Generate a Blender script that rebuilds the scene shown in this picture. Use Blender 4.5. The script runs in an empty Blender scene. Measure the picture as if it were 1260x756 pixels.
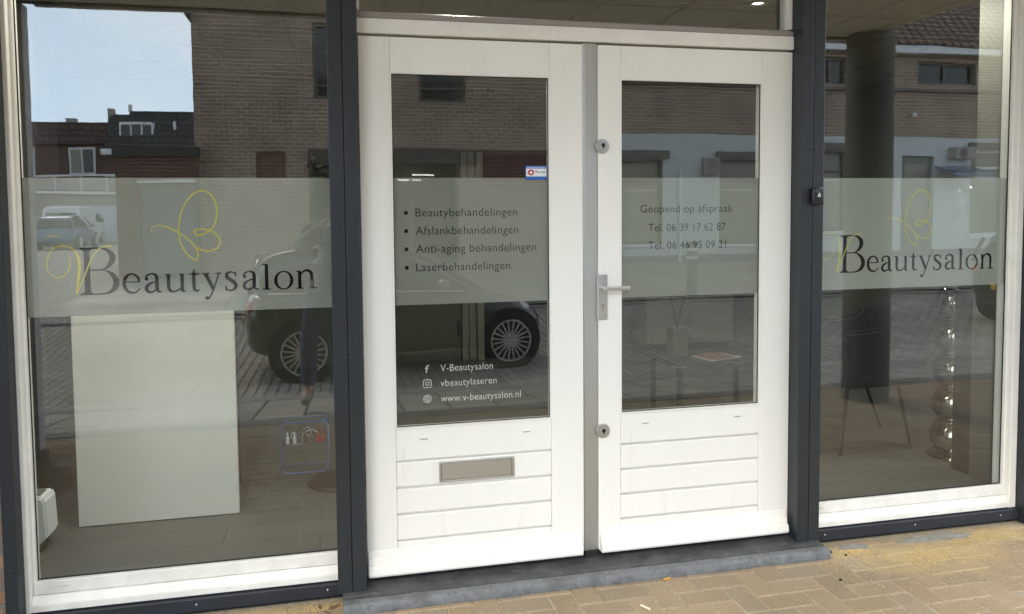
import bpy, bmesh, math, random
from mathutils import Vector, Matrix
R = math.radians
random.seed(7)
SC = bpy.context.scene
COL = SC.collection

# ------------------------------------------------------------------ camera
cam_d = bpy.data.cameras.new('camera')
cam = bpy.data.objects.new('camera', cam_d); COL.objects.link(cam)
SC.camera = cam
cam_d.sensor_width = 36.0
cam_d.lens = 950.0 / 1260.0 * 36.0
cam_d.shift_y = -68.0 / 1260.0
cam_d.clip_start = 0.02; cam_d.clip_end = 2000
def cam_basis(rx, ry, rz):
    cx, sx, cz, sz = math.cos(rx), math.sin(rx), math.cos(rz), math.sin(rz)
    f = Vector((-sz*cx, cz*cx, sx)); r = Vector((cz, sz, 0)); u = r.cross(f)
    cy, sy = math.cos(ry), math.sin(ry)
    return r*cy + u*sy, u*cy - r*sy, f
_r, _u, _f = cam_basis(R(-3.174), R(-0.479), R(-12.42))
M_ = Matrix((( _r.x, _u.x, -_f.x), (_r.y, _u.y, -_f.y), (_r.z, _u.z, -_f.z))).to_4x4()
M_.translation = Vector((-0.074, -3.242, 1.542))
cam.matrix_world = M_

# ------------------------------------------------------------------ light
SUN_EL, SUN_AZ = 48.0, 205.0          # azimuth: degrees clockwise from +Y
w = bpy.data.worlds.new('World'); SC.world = w; w.use_nodes = True
nt = w.node_tree; nt.nodes.clear()
wo = nt.nodes.new('ShaderNodeOutputWorld'); bg = nt.nodes.new('ShaderNodeBackground')
sky = nt.nodes.new('ShaderNodeTexSky'); sky.sky_type = 'NISHITA'; sky.sun_disc = False
sky.sun_elevation = R(SUN_EL); sky.sun_rotation = R(SUN_AZ); sky.dust_density = 3.0; sky.air_density = 1.2
tc = nt.nodes.new('ShaderNodeTexCoord'); nz = nt.nodes.new('ShaderNodeTexNoise')
nz.inputs['Scale'].default_value = 2.6; nz.inputs['Detail'].default_value = 6
rp = nt.nodes.new('ShaderNodeValToRGB')
rp.color_ramp.elements[0].position = 0.30; rp.color_ramp.elements[0].color = (4.6, 6.5, 8.8, 1)
rp.color_ramp.elements[1].position = 0.72; rp.color_ramp.elements[1].color = (9.0, 9.3, 9.4, 1)
mx = nt.nodes.new('ShaderNodeMix'); mx.data_type = 'RGBA'; mx.inputs[0].default_value = 0.8
nt.links.new(tc.outputs['Generated'], nz.inputs['Vector'])
nt.links.new(nz.outputs['Fac'], rp.inputs['Fac'])
nt.links.new(sky.outputs['Color'], mx.inputs[6]); nt.links.new(rp.outputs['Color'], mx.inputs[7])
sx = nt.nodes.new('ShaderNodeSeparateXYZ'); hr = nt.nodes.new('ShaderNodeMapRange')
hr.inputs['From Min'].default_value = 0.0; hr.inputs['From Max'].default_value = 0.75; hr.inputs['To Min'].default_value = 2.8; hr.inputs['To Max'].default_value = 0.85
nt.links.new(tc.outputs['Generated'], sx.inputs[0]); nt.links.new(sx.outputs['Z'], hr.inputs['Value'])
mh = nt.nodes.new('ShaderNodeMix'); mh.data_type = 'RGBA'; mh.blend_type = 'MULTIPLY'; mh.inputs[0].default_value = 1
nt.links.new(mx.outputs[2], mh.inputs[6]); nt.links.new(hr.outputs['Result'], mh.inputs[7])
nt.links.new(mh.outputs[2], bg.inputs['Color'])
bg.inputs['Strength'].default_value = 0.13
nt.links.new(bg.outputs['Background'], wo.inputs['Surface'])
sl = bpy.data.lights.new('sun', 'SUN'); sl.energy = 1.4; sl.angle = R(22); sl.color = (1.0, 0.91, 0.79)
so = bpy.data.objects.new('sun', sl); COL.objects.link(so)
_d = Vector((math.sin(R(SUN_AZ))*math.cos(R(SUN_EL)), math.cos(R(SUN_AZ))*math.cos(R(SUN_EL)), math.sin(R(SUN_EL))))
so.rotation_euler = _d.to_track_quat('Z', 'Y').to_euler(); so.location = (-20, -40, 40)

SC.view_settings.view_transform = 'Standard'; SC.view_settings.look = 'None'
SC.view_settings.exposure = 1.09; SC.view_settings.gamma = 1.0
SC.view_settings.use_curve_mapping = False
SC.render.engine = 'CYCLES'
SC.cycles.max_bounces = 10; SC.cycles.diffuse_bounces = 5; SC.cycles.glossy_bounces = 5
SC.cycles.transparent_max_bounces = 24; SC.cycles.sample_clamp_indirect = 8

# ------------------------------------------------------------------ materials
def _new(name):
    m = bpy.data.materials.new(name); m.use_nodes = True
    return m, m.node_tree, m.node_tree.nodes['Principled BSDF']
def mat(name, col, rough=0.5, metal=0.0, var=0.0, vscale=8.0, bump=0.0, bscale=40.0, stretch=None, spec=0.5, emit=None, estr=0, coat=0.0):
    m, t, b = _new(name)
    b.inputs['Base Color'].default_value = (*col, 1); b.inputs['Roughness'].default_value = rough
    b.inputs['Metallic'].default_value = metal; b.inputs['Specular IOR Level'].default_value = spec
    b.inputs['Coat Weight'].default_value = coat
    c = t.nodes.new('ShaderNodeTexCoord'); src = c.outputs['Object']
    if stretch:
        mp = t.nodes.new('ShaderNodeMapping'); mp.inputs['Scale'].default_value = stretch
        t.links.new(src, mp.inputs['Vector']); src = mp.outputs['Vector']
    if var:
        n = t.nodes.new('ShaderNodeTexNoise'); n.inputs['Scale'].default_value = vscale; n.inputs['Detail'].default_value = 6
        n.inputs['Roughness'].default_value = 0.65
        r = t.nodes.new('ShaderNodeValToRGB')
        r.color_ramp.elements[0].position = 0.3; r.color_ramp.elements[1].position = 0.7
        r.color_ramp.elements[0].color = (*[x*(1-var) for x in col], 1)
        r.color_ramp.elements[1].color = (*[min(1, x*(1+var)) for x in col], 1)
        t.links.new(src, n.inputs['Vector']); t.links.new(n.outputs['Fac'], r.inputs['Fac']); t.links.new(r.outputs['Color'], b.inputs['Base Color'])
        mr = t.nodes.new('ShaderNodeMapRange'); mr.inputs['To Min'].default_value = max(0.02, rough-0.12); mr.inputs['To Max'].default_value = min(1, rough+0.12)
        t.links.new(n.outputs['Fac'], mr.inputs['Value']); t.links.new(mr.outputs['Result'], b.inputs['Roughness'])
    if bump:
        n2 = t.nodes.new('ShaderNodeTexNoise'); n2.inputs['Scale'].default_value = bscale; n2.inputs['Detail'].default_value = 4
        bp = t.nodes.new('ShaderNodeBump'); bp.inputs['Strength'].default_value = 1.0; bp.inputs['Distance'].default_value = bump
        t.links.new(src, n2.inputs['Vector']); t.links.new(n2.outputs['Fac'], bp.inputs['Height']); t.links.new(bp.outputs['Normal'], b.inputs['Normal'])
    if emit:
        b.inputs['Emission Color'].default_value = (*emit, 1); b.inputs['Emission Strength'].default_value = estr
    return m

def brick_mat(name, c1, c2, mortar, bw=0.22, rh=0.0667, mort=0.011, axis='XZ', rough=0.85, offset=0.5, dirt=0.25, bumpd=0.004):
    m, t, b = _new(name)
    c = t.nodes.new('ShaderNodeTexCoord'); sp = t.nodes.new('ShaderNodeSeparateXYZ'); cb = t.nodes.new('ShaderNodeCombineXYZ')
    t.links.new(c.outputs['Object'], sp.inputs[0])
    if axis == 'WALL':      # x+y along the wall, z up
        ad = t.nodes.new('ShaderNodeMath'); ad.operation = 'ADD'
        t.links.new(sp.outputs['X'], ad.inputs[0]); t.links.new(sp.outputs['Y'], ad.inputs[1]); t.links.new(ad.outputs[0], cb.inputs['X'])
        t.links.new(sp.outputs['Z'], cb.inputs['Y'])
    else:
        t.links.new(sp.outputs[axis[0]], cb.inputs['X']); t.links.new(sp.outputs[axis[1]], cb.inputs['Y'])
    br = t.nodes.new('ShaderNodeTexBrick'); br.offset = offset
    br.inputs['Scale'].default_value = 1.0; br.inputs['Mortar Size'].default_value = mort; br.inputs['Mortar Smooth'].default_value = 0.2
    br.inputs['Brick Width'].default_value = bw; br.inputs['Row Height'].default_value = rh; br.inputs['Bias'].default_value = 0.0
    br.inputs['Color1'].default_value = (*c1, 1); br.inputs['Color2'].default_value = (*c2, 1); br.inputs['Mortar'].default_value = (*mortar, 1)
    t.links.new(cb.outputs[0], br.inputs['Vector'])
    n = t.nodes.new('ShaderNodeTexNoise'); n.inputs['Scale'].default_value = 1.3; n.inputs['Detail'].default_value = 9; n.inputs['Roughness'].default_value = 0.7
    t.links.new(c.outputs['Object'], n.inputs['Vector'])
    mr = t.nodes.new('ShaderNodeMapRange'); mr.inputs['From Min'].default_value = 0.3; mr.inputs['From Max'].default_value = 0.7
    mr.inputs['To Min'].default_value = 1-dirt; mr.inputs['To Max'].default_value = 1+dirt
    t.links.new(n.outputs['Fac'], mr.inputs['Value'])
    mul = t.nodes.new('ShaderNodeMix'); mul.data_type = 'RGBA'; mul.blend_type = 'MULTIPLY'; mul.inputs[0].default_value = 1
    t.links.new(br.outputs['Color'], mul.inputs[6]); t.links.new(mr.outputs['Result'], mul.inputs[7])
    t.links.new(mul.outputs[2], b.inputs['Base Color']); b.inputs['Roughness'].default_value = rough
    bp = t.nodes.new('ShaderNodeBump'); bp.invert = True; bp.inputs['Distance'].default_value = bumpd
    t.links.new(br.outputs['Fac'], bp.inputs['Height']); t.links.new(bp.outputs['Normal'], b.inputs['Normal'])
    return m

def glass_mat(name, ior, tint=(0.93, 0.96, 0.93), wav=0.00035, wscale=(2.2, 2.2, 7.0), f_back=0.08):
    m = bpy.data.materials.new(name); m.use_nodes = True; t = m.node_tree; t.nodes.clear()
    o = t.nodes.new('ShaderNodeOutputMaterial'); mx = t.nodes.new('ShaderNodeMixShader')
    tr = t.nodes.new('ShaderNodeBsdfTransparent'); gl = t.nodes.new('ShaderNodeBsdfGlossy')
    tr.inputs['Color'].default_value = (*tint, 1); gl.inputs['Roughness'].default_value = 0.0
    gl.inputs['Color'].default_value = (1.0, 1.0, 1.0, 1)
    fr = t.nodes.new('ShaderNodeFresnel'); fr.inputs['IOR'].default_value = ior
    ge = t.nodes.new('ShaderNodeNewGeometry'); mf = t.nodes.new('ShaderNodeMix'); mf.data_type = 'FLOAT'
    t.links.new(ge.outputs['Backfacing'], mf.inputs[0]); t.links.new(fr.outputs['Fac'], mf.inputs[2]); mf.inputs[3].default_value = f_back
    c = t.nodes.new('ShaderNodeTexCoord'); mp = t.nodes.new('ShaderNodeMapping'); mp.inputs['Scale'].default_value = wscale
    n = t.nodes.new('ShaderNodeTexNoise'); n.inputs['Scale'].default_value = 1.0; n.inputs['Detail'].default_value = 1.5
    bp = t.nodes.new('ShaderNodeBump'); bp.inputs['Distance'].default_value = wav; bp.inputs['Strength'].default_value = 1.0
    t.links.new(c.outputs['Object'], mp.inputs['Vector']); t.links.new(mp.outputs['Vector'], n.inputs['Vector'])
    t.links.new(n.outputs['Fac'], bp.inputs['Height']); t.links.new(bp.outputs['Normal'], gl.inputs['Normal'])
    t.links.new(mf.outputs[0], mx.inputs[0]); t.links.new(tr.outputs[0], mx.inputs[1]); t.links.new(gl.outputs[0], mx.inputs[2])
    t.links.new(mx.outputs[0], o.inputs['Surface'])
    return m

def film_mat(name):
    m = bpy.data.materials.new(name); m.use_nodes = True; t = m.node_tree; t.nodes.clear()
    o = t.nodes.new('ShaderNodeOutputMaterial'); m1 = t.nodes.new('ShaderNodeMixShader'); m2 = t.nodes.new('ShaderNodeMixShader')
    df = t.nodes.new('ShaderNodeBsdfDiffuse'); tl = t.nodes.new('ShaderNodeBsdfTranslucent'); tr = t.nodes.new('ShaderNodeBsdfTransparent')
    df.inputs['Color'].default_value = (0.47, 0.475, 0.43, 1); tl.inputs['Color'].default_value = (0.5, 0.51, 0.48, 1); tr.inputs['Color'].default_value = (0.75, 0.76, 0.74, 1)
    m1.inputs[0].default_value = 0.15; m2.inputs[0].default_value = 0.16
    t.links.new(df.outputs[0], m1.inputs[1]); t.links.new(tl.outputs[0], m1.inputs[2])
    t.links.new(m1.outputs[0], m2.inputs[1]); t.links.new(tr.outputs[0], m2.inputs[2]); t.links.new(m2.outputs[0], o.inputs['Surface'])
    return m

MAT = {}
MAT['door_paint'] = mat('door_paint', (0.83, 0.805, 0.74), 0.38, var=0.025, vscale=5, bump=0.0003, bscale=60, stretch=(1, 1, 0.12))
MAT['frame_paint'] = mat('frame_paint', (0.79, 0.76, 0.69), 0.42, var=0.06, vscale=7, bump=0.0003, bscale=90)
MAT['sill_paint'] = mat('sill_paint', (0.77, 0.75, 0.69), 0.5, var=0.10, vscale=9, bump=0.0004, bscale=70)
MAT['groove'] = mat('groove', (0.30, 0.29, 0.27), 0.8)
MAT['anthracite'] = mat('anthracite', (0.017, 0.0215, 0.0245), 0.45, var=0.22, vscale=5, stretch=(1, 1, 0.10), bump=0.00012, bscale=250)
MAT['anthracite_dark'] = mat('anthracite_dark', (0.020, 0.024, 0.032), 0.4, var=0.15, vscale=6)
MAT['seam'] = mat('seam', (0.006, 0.006, 0.007), 0.7)
MAT['alu'] = mat('alu', (0.50, 0.50, 0.48), 0.38, metal=0.75, var=0.08, vscale=4, stretch=(1, 1, 0.1))
MAT['steel'] = mat('steel', (0.55, 0.54, 0.51), 0.32, metal=0.9, var=0.06)
MAT['bronze_plate'] = mat('bronze_plate', (0.38, 0.345, 0.285), 0.45, metal=0.35, var=0.05)
MAT['bead'] = mat('bead', (0.30, 0.255, 0.24), 0.5, var=0.06, vscale=10, stretch=(0.2, 1, 1))
MAT['rubber'] = mat('rubber', (0.012, 0.012, 0.012), 0.6)
MAT['stone'] = mat('stone', (0.058, 0.060, 0.060), 0.6, var=0.55, vscale=11, bump=0.0012, bscale=45)
MAT['stone_edge'] = mat('stone_edge', (0.135, 0.142, 0.146), 0.65, var=0.35, vscale=14, bump=0.001, bscale=60)
MAT['cement'] = mat('cement', (0.25, 0.235, 0.20), 0.95, var=0.3, vscale=25, bump=0.002, bscale=120)
MAT['black'] = mat('black', (0.008, 0.008, 0.009), 0.35)
MAT['letter_black'] = mat('letter_black', (0.003, 0.003, 0.005), 0.8, spec=0.1)
MAT['letter_grey'] = mat('letter_grey', (0.004, 0.004, 0.004), 0.8, spec=0.1)
MAT['letter_white'] = mat('letter_white', (0.80, 0.82, 0.80), 0.6)
MAT['yellow'] = mat('yellow', (0.85, 0.70, 0.09), 0.5)
MAT['yellow_pale'] = mat('yellow_pale', (0.66, 0.57, 0.10), 0.5)
MAT['glass_win'] = glass_mat('glass_win', 1.80, tint=(0.93, 0.945, 0.925), f_back=0.07, wav=0.00016)
MAT['glass_door'] = glass_mat('glass_door', 1.76, tint=(0.88, 0.89, 0.865), f_back=0.06, wav=0.00013)
MAT['film'] = film_mat('film')
MAT['brick'] = brick_mat('brick', (0.33, 0.225, 0.165), (0.24, 0.16, 0.12), (0.47, 0.38, 0.30), bw=0.235, rh=0.080, mort=0.014, axis='WALL')
MAT['brick_red'] = brick_mat('brick_red', (0.16, 0.05, 0.038), (0.09, 0.032, 0.026), (0.22, 0.16, 0.13), bw=0.22, rh=0.075, axis='WALL')
MAT['brick_near'] = brick_mat('brick_near', (0.36, 0.22, 0.13), (0.26, 0.15, 0.09), (0.2, 0.17, 0.14), axis='WALL')
MAT['white_wall'] = mat('white_wall', (0.58, 0.60, 0.60), 0.8, var=0.05, vscale=2)
MAT['plinth'] = mat('plinth', (0.17, 0.17, 0.165), 0.8, var=0.2)
MAT['road'] = brick_mat('road', (0.47, 0.43, 0.36), (0.36, 0.33, 0.275), (0.16, 0.145, 0.12), bw=0.22, rh=0.11, mort=0.012, axis='YX', dirt=0.3)
MAT['slabs'] = brick_mat('slabs', (0.38, 0.35, 0.29), (0.32, 0.295, 0.25), (0.10, 0.09, 0.075), bw=0.60, rh=0.40, mort=0.014, axis='YX', dirt=0.25)
MAT['kerb'] = mat('kerb', (0.30, 0.29, 0.27), 0.85, var=0.15, bump=0.002)
MAT['slot'] = mat('slot', (0.16, 0.15, 0.13), 0.8, var=0.2)
MAT['tile_roof'] = brick_mat('tile_roof', (0.27, 0.165, 0.12), (0.19, 0.115, 0.085), (0.03, 0.02, 0.018), bw=0.26, rh=0.26, mort=0.055, axis='XY', offset=0.5, bumpd=0.03)
MAT['tile_dark'] = brick_mat('tile_dark', (0.075, 0.075, 0.07), (0.05, 0.05, 0.048), (0.025, 0.025, 0.025), bw=0.3, rh=0.3, mort=0.04, axis='XZ', bumpd=0.03)
MAT['tile_red'] = brick_mat('tile_red', (0.115, 0.055, 0.045), (0.08, 0.04, 0.034), (0.025, 0.015, 0.013), bw=0.3, rh=0.3, mort=0.04, axis='XZ', bumpd=0.03)
MAT['gutter'] = mat('gutter', (0.72, 0.74, 0.76), 0.5, var=0.04)
MAT['dark_wood'] = mat('dark_wood', (0.045, 0.042, 0.038), 0.6, var=0.2)
MAT['pane_dark'] = mat('pane_dark', (0.035, 0.036, 0.03), 0.08, var=0.2, vscale=1.5)
MAT['pane_blind'] = mat('pane_blind', (0.24, 0.23, 0.18), 0.25, var=0.12, vscale=2)
MAT['frame_brown'] = mat('frame_brown', (0.13, 0.12, 0.10), 0.5, var=0.1)
MAT['grey_door'] = mat('grey_door', (0.16, 0.175, 0.17), 0.5, var=0.08)
MAT['soffit'] = mat('soffit', (0.80, 0.74, 0.60), 0.75, var=0.04, vscale=2)
MAT['soffit_line'] = mat('soffit_line', (0.50, 0.46, 0.36), 0.8)
MAT['ceil_line'] = mat('ceil_line', (0.155, 0.152, 0.12), 0.85)
MAT['trim_white'] = mat('trim_white', (0.70, 0.70, 0.70), 0.5)
MAT['concrete_dark'] = mat('concrete_dark', (0.02, 0.02, 0.02), 0.9, var=0.2)
MAT['column'] = mat('column', (0.11, 0.105, 0.085), 0.75, var=0.08, vscale=3)
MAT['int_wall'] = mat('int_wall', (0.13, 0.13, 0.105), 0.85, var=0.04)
MAT['int_ceiling'] = mat('int_ceiling', (0.20, 0.198, 0.155), 0.85, var=0.03)
MAT['int_floor'] = brick_mat('int_floor', (0.120, 0.121, 0.112), (0.100, 0.102, 0.095), (0.06, 0.06, 0.055), bw=1.2, rh=0.19, mort=0.004, axis='XY', rough=0.55, offset=0.37, dirt=0.15, bumpd=0.001)
MAT['white_lam'] = mat('white_lam', (0.87, 0.885, 0.82), 0.4, var=0.02)
MAT['int_white'] = mat('int_white', (0.22, 0.22, 0.18), 0.6, var=0.03)
MAT['return_wall'] = mat('return_wall', (0.10, 0.10, 0.08), 0.7, var=0.05)
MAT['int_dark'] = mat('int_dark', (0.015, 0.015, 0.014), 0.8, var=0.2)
MAT['olive_panel'] = mat('olive_panel', (0.10, 0.10, 0.078), 0.6, var=0.05)
MAT['lamp'] = mat('lamp', (0.9, 0.9, 0.85), 0.5, emit=(1.0, 0.96, 0.88), estr=300)  # emission of the added, unseen fill spotlights
MAT['lamp_fill_strong'] = mat('lamp_fill_strong', (0.9, 0.9, 0.85), 0.5, emit=(1.0, 0.97, 0.9), estr=900)  # stronger emission for added spotlights over desk and armchair
MAT['lamp_soft'] = mat('lamp_soft', (0.9, 0.9, 0.85), 0.5, emit=(1.0, 0.95, 0.85), estr=4)
MAT['tube'] = mat('tube', (0.9, 0.9, 0.85), 0.5, emit=(1.0, 0.96, 0.85), estr=3.2)
MAT['car_paint'] = mat('car_paint', (0.060, 0.054, 0.043), 0.28, metal=0.3, coat=1.0)
MAT['car_black'] = mat('car_black', (0.006, 0.006, 0.007), 0.3, coat=0.8)
MAT['car_blue'] = mat('car_blue', (0.10, 0.17, 0.30), 0.3, coat=0.8)
MAT['car_white'] = mat('car_white', (0.74, 0.76, 0.78), 0.35, coat=0.5)
MAT['car_glass'] = mat('car_glass', (0.012, 0.014, 0.015), 0.05, spec=0.8)
MAT['tyre'] = mat('tyre', (0.010, 0.010, 0.010), 0.8, bump=0.001, bscale=80)
MAT['rim'] = mat('rim', (0.72, 0.70, 0.64), 0.35, metal=0.3)
MAT['headlight'] = mat('headlight', (0.80, 0.84, 0.88), 0.08, spec=1.0)
MAT['taillight'] = mat('taillight', (0.35, 0.02, 0.02), 0.2)
MAT['plate'] = mat('plate', (0.78, 0.55, 0.06), 0.5)
MAT['chrome'] = mat('chrome', (0.42, 0.40, 0.35), 0.05, metal=1.0)
MAT['navy'] = mat('navy', (0.010, 0.012, 0.018), 0.85, bump=0.001, bscale=300)
MAT['iron'] = mat('iron', (0.030, 0.022, 0.018), 0.45, metal=0.4)
MAT['blue_wire'] = mat('blue_wire', (0.09, 0.16, 0.36), 0.4)
MAT['clear'] = glass_mat('clear', 1.3, tint=(0.92, 0.95, 0.98), wav=0.0, f_back=0.03)
MAT['skin'] = mat('skin', (0.52, 0.33, 0.25), 0.55, var=0.06)
MAT['jeans'] = mat('jeans', (0.045, 0.075, 0.15), 0.85, var=0.2, vscale=20)
MAT['jacket'] = mat('jacket', (0.035, 0.035, 0.036), 0.55, var=0.2, vscale=14, bump=0.004, bscale=18)
MAT['shoe'] = mat('shoe', (0.33, 0.29, 0.23), 0.7, var=0.2)
MAT['hair'] = mat('hair', (0.035, 0.022, 0.015), 0.6, var=0.3, bump=0.003, bscale=60)
MAT['sand'] = mat('sand', (0.60, 0.43, 0.17), 0.95, var=0.25, vscale=200)
MAT['leaf_dry'] = mat('leaf_dry', (0.17, 0.10, 0.05), 0.8, var=0.4, vscale=60)
MAT['straw'] = mat('straw', (0.68, 0.60, 0.46), 0.7)
MAT['crumb'] = mat('crumb', (0.02, 0.018, 0.012), 0.9)
MAT['bark'] = mat('bark', (0.07, 0.055, 0.045), 0.9, var=0.3)
MAT['sticker_blue'] = mat('sticker_blue', (0.02, 0.12, 0.45), 0.4)
MAT['sticker_white'] = mat('sticker_white', (0.80, 0.80, 0.80), 0.4)
MAT['red'] = mat('red', (0.45, 0.05, 0.03), 0.5)
MAT['paper'] = mat('paper', (0.34, 0.32, 0.28), 0.4)
MAT['paper_red'] = mat('paper_red', (0.22, 0.12, 0.095), 0.35, var=0.3, vscale=12)
MAT['orange'] = mat('orange', (0.6, 0.3, 0.05), 0.5)
MAT['garage_white'] = mat('garage_white', (0.62, 0.66, 0.70), 0.6, var=0.05)
MAT['house_red'] = brick_mat('house_red', (0.15, 0.07, 0.055), (0.11, 0.05, 0.04), (0.14, 0.11, 0.09), axis='WALL')
MAT['render_grey'] = mat('render_grey', (0.36, 0.34, 0.31), 0.8, var=0.06)

def weather(name, col, scale, stretch, lo, hi, rough_add=0.0):
    """mix scuffs / dirt with their own noise outline over a plain painted or stone material"""
    m = MAT[name]; t = m.node_tree; b = t.nodes['Principled BSDF']
    c = t.nodes.new('ShaderNodeTexCoord'); mp = t.nodes.new('ShaderNodeMapping'); mp.inputs['Scale'].default_value = stretch
    n = t.nodes.new('ShaderNodeTexNoise'); n.inputs['Scale'].default_value = scale; n.inputs['Detail'].default_value = 8; n.inputs['Roughness'].default_value = 0.7
    r_ = t.nodes.new('ShaderNodeMapRange'); r_.inputs['From Min'].default_value = lo; r_.inputs['From Max'].default_value = hi
    x = t.nodes.new('ShaderNodeMix'); x.data_type = 'RGBA'; x.inputs[7].default_value = (*col, 1)
    t.links.new(c.outputs['Object'], mp.inputs['Vector']); t.links.new(mp.outputs['Vector'], n.inputs['Vector']); t.links.new(n.outputs['Fac'], r_.inputs['Value']); t.links.new(r_.outputs['Result'], x.inputs[0])
    l = b.inputs['Base Color'].links
    if l: t.links.new(l[0].from_socket, x.inputs[6])
    else: x.inputs[6].default_value = b.inputs['Base Color'].default_value
    t.links.new(x.outputs[2], b.inputs['Base Color'])
weather('stone', (0.27, 0.27, 0.26), 26, (0.8, 2.6, 1), 0.63, 0.68)
weather('stone', (0.030, 0.032, 0.030), 7, (1, 2, 1), 0.55, 0.68)
weather('stone_edge', (0.085, 0.092, 0.095), 48, (1, 1, 1), 0.52, 0.66)
weather('sill_paint', (0.42, 0.37, 0.30), 12, (0.6, 3, 3), 0.60, 0.78)
weather('frame_paint', (0.55, 0.48, 0.38), 9, (3, 3, 0.5), 0.62, 0.85)
MAT['board_paint'] = MAT['door_paint'].copy(); MAT['board_paint'].name = 'board_paint'
weather('board_paint', (0.52, 0.47, 0.39), 14, (0.5, 2.5, 2.5), 0.60, 0.80)
weather('door_paint', (0.64, 0.59, 0.50), 7, (2.5, 2.5, 0.5), 0.60, 0.90)
weather('anthracite', (0.05, 0.053, 0.053), 30, (4, 4, 0.25), 0.66, 0.80)

# paver: per-block colour from a colour attribute, with grit and sand stains
def paver_mat():
    m, t, b = _new('paver')
    at = t.nodes.new('ShaderNodeAttribute'); at.attribute_name = 'tone'
    c = t.nodes.new('ShaderNodeTexCoord')
    n = t.nodes.new('ShaderNodeTexNoise'); n.inputs['Scale'].default_value = 230; n.inputs['Detail'].default_value = 6; n.inputs['Roughness'].default_value = 0.8
    t.links.new(c.outputs['Object'], n.inputs['Vector'])
    mr = t.nodes.new('ShaderNodeMapRange'); mr.inputs['From Min'].default_value = 0.3; mr.inputs['From Max'].default_value = 0.7
    mr.inputs['To Min'].default_value = 0.45; mr.inputs['To Max'].default_value = 1.5
    t.links.new(n.outputs['Fac'], mr.inputs['Value'])
    mul = t.nodes.new('ShaderNodeMix'); mul.data_type = 'RGBA'; mul.blend_type = 'MULTIPLY'; mul.inputs[0].default_value = 1
    t.links.new(at.outputs['Color'], mul.inputs[6]); t.links.new(mr.outputs['Result'], mul.inputs[7])
    n3 = t.nodes.new('ShaderNodeTexNoise'); n3.inputs['Scale'].default_value = 1.1; n3.inputs['Detail'].default_value = 7; n3.inputs['Roughness'].default_value = 0.7
    t.links.new(c.outputs['Object'], n3.inputs['Vector'])
    r3 = t.nodes.new('ShaderNodeMapRange'); r3.inputs['From Min'].default_value = 0.35; r3.inputs['From Max'].default_value = 0.65
    r3.inputs['To Min'].default_value = 0.86; r3.inputs['To Max'].default_value = 1.1
    t.links.new(n3.outputs['Fac'], r3.inputs['Value'])
    mul2 = t.nodes.new('ShaderNodeMix'); mul2.data_type = 'RGBA'; mul2.blend_type = 'MULTIPLY'; mul2.inputs[0].default_value = 1
    t.links.new(mul.outputs[2], mul2.inputs[6]); t.links.new(r3.outputs['Result'], mul2.inputs[7])
    # loose yellow sand lying in drifts (outlines broken by noise)
    acc = None
    n5 = t.nodes.new('ShaderNodeTexNoise'); n5.inputs['Scale'].default_value = 9; n5.inputs['Detail'].default_value = 8; n5.inputs['Roughness'].default_value = 0.75
    t.links.new(c.outputs['Object'], n5.inputs['Vector'])
    for (cx, cy, rx, ry) in ((2.50, -0.26, 0.42, 0.16), (3.0, -0.14, 0.36, 0.10), (2.2, -0.14, 0.2, 0.07), (-0.75, -0.08, 0.6, 0.06)):
        mp = t.nodes.new('ShaderNodeMapping'); mp.inputs['Scale'].default_value = (1/rx, 1/ry, 0); mp.inputs['Location'].default_value = (-cx/rx, -cy/ry, 0)
        ln = t.nodes.new('ShaderNodeVectorMath'); ln.operation = 'LENGTH'
        t.links.new(c.outputs['Object'], mp.inputs['Vector']); t.links.new(mp.outputs['Vector'], ln.inputs[0])
        ad = t.nodes.new('ShaderNodeMath'); ad.operation = 'MULTIPLY_ADD'; ad.inputs[1].default_value = -2.6
        t.links.new(n5.outputs['Fac'], ad.inputs[0]); t.links.new(ln.outputs['Value'], ad.inputs[2])
        m5 = t.nodes.new('ShaderNodeMapRange'); m5.inputs['From Min'].default_value = -0.05; m5.inputs['From Max'].default_value = -0.85; m5.inputs['To Max'].default_value = 0.65
        t.links.new(ad.outputs[0], m5.inputs['Value'])
        if acc is None: acc = m5.outputs['Result']
        else:
            mxm = t.nodes.new('ShaderNodeMath'); mxm.operation = 'MAXIMUM'; t.links.new(acc, mxm.inputs[0]); t.links.new(m5.outputs['Result'], mxm.inputs[1]); acc = mxm.outputs[0]
    sn = t.nodes.new('ShaderNodeMix'); sn.data_type = 'RGBA'; sn.inputs[7].default_value = (0.46, 0.345, 0.175, 1)
    t.links.new(acc, sn.inputs[0]); t.links.new(mul2.outputs[2], sn.inputs[6])
    t.links.new(sn.outputs[2], b.inputs['Base Color']); b.inputs['Roughness'].default_value = 0.9
    b.inputs['Specular IOR Level'].default_value = 0.25
    bp = t.nodes.new('ShaderNodeBump'); bp.inputs['Distance'].default_value = 0.0018
    t.links.new(n.outputs['Fac'], bp.inputs['Height']); t.links.new(bp.outputs['Normal'], b.inputs['Normal'])
    return m
MAT['paver'] = paver_mat()
MAT['joint_sand'] = mat('joint_sand', (0.35, 0.285, 0.19), 0.95, var=0.35, vscale=60, bump=0.002, bscale=150)

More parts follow.
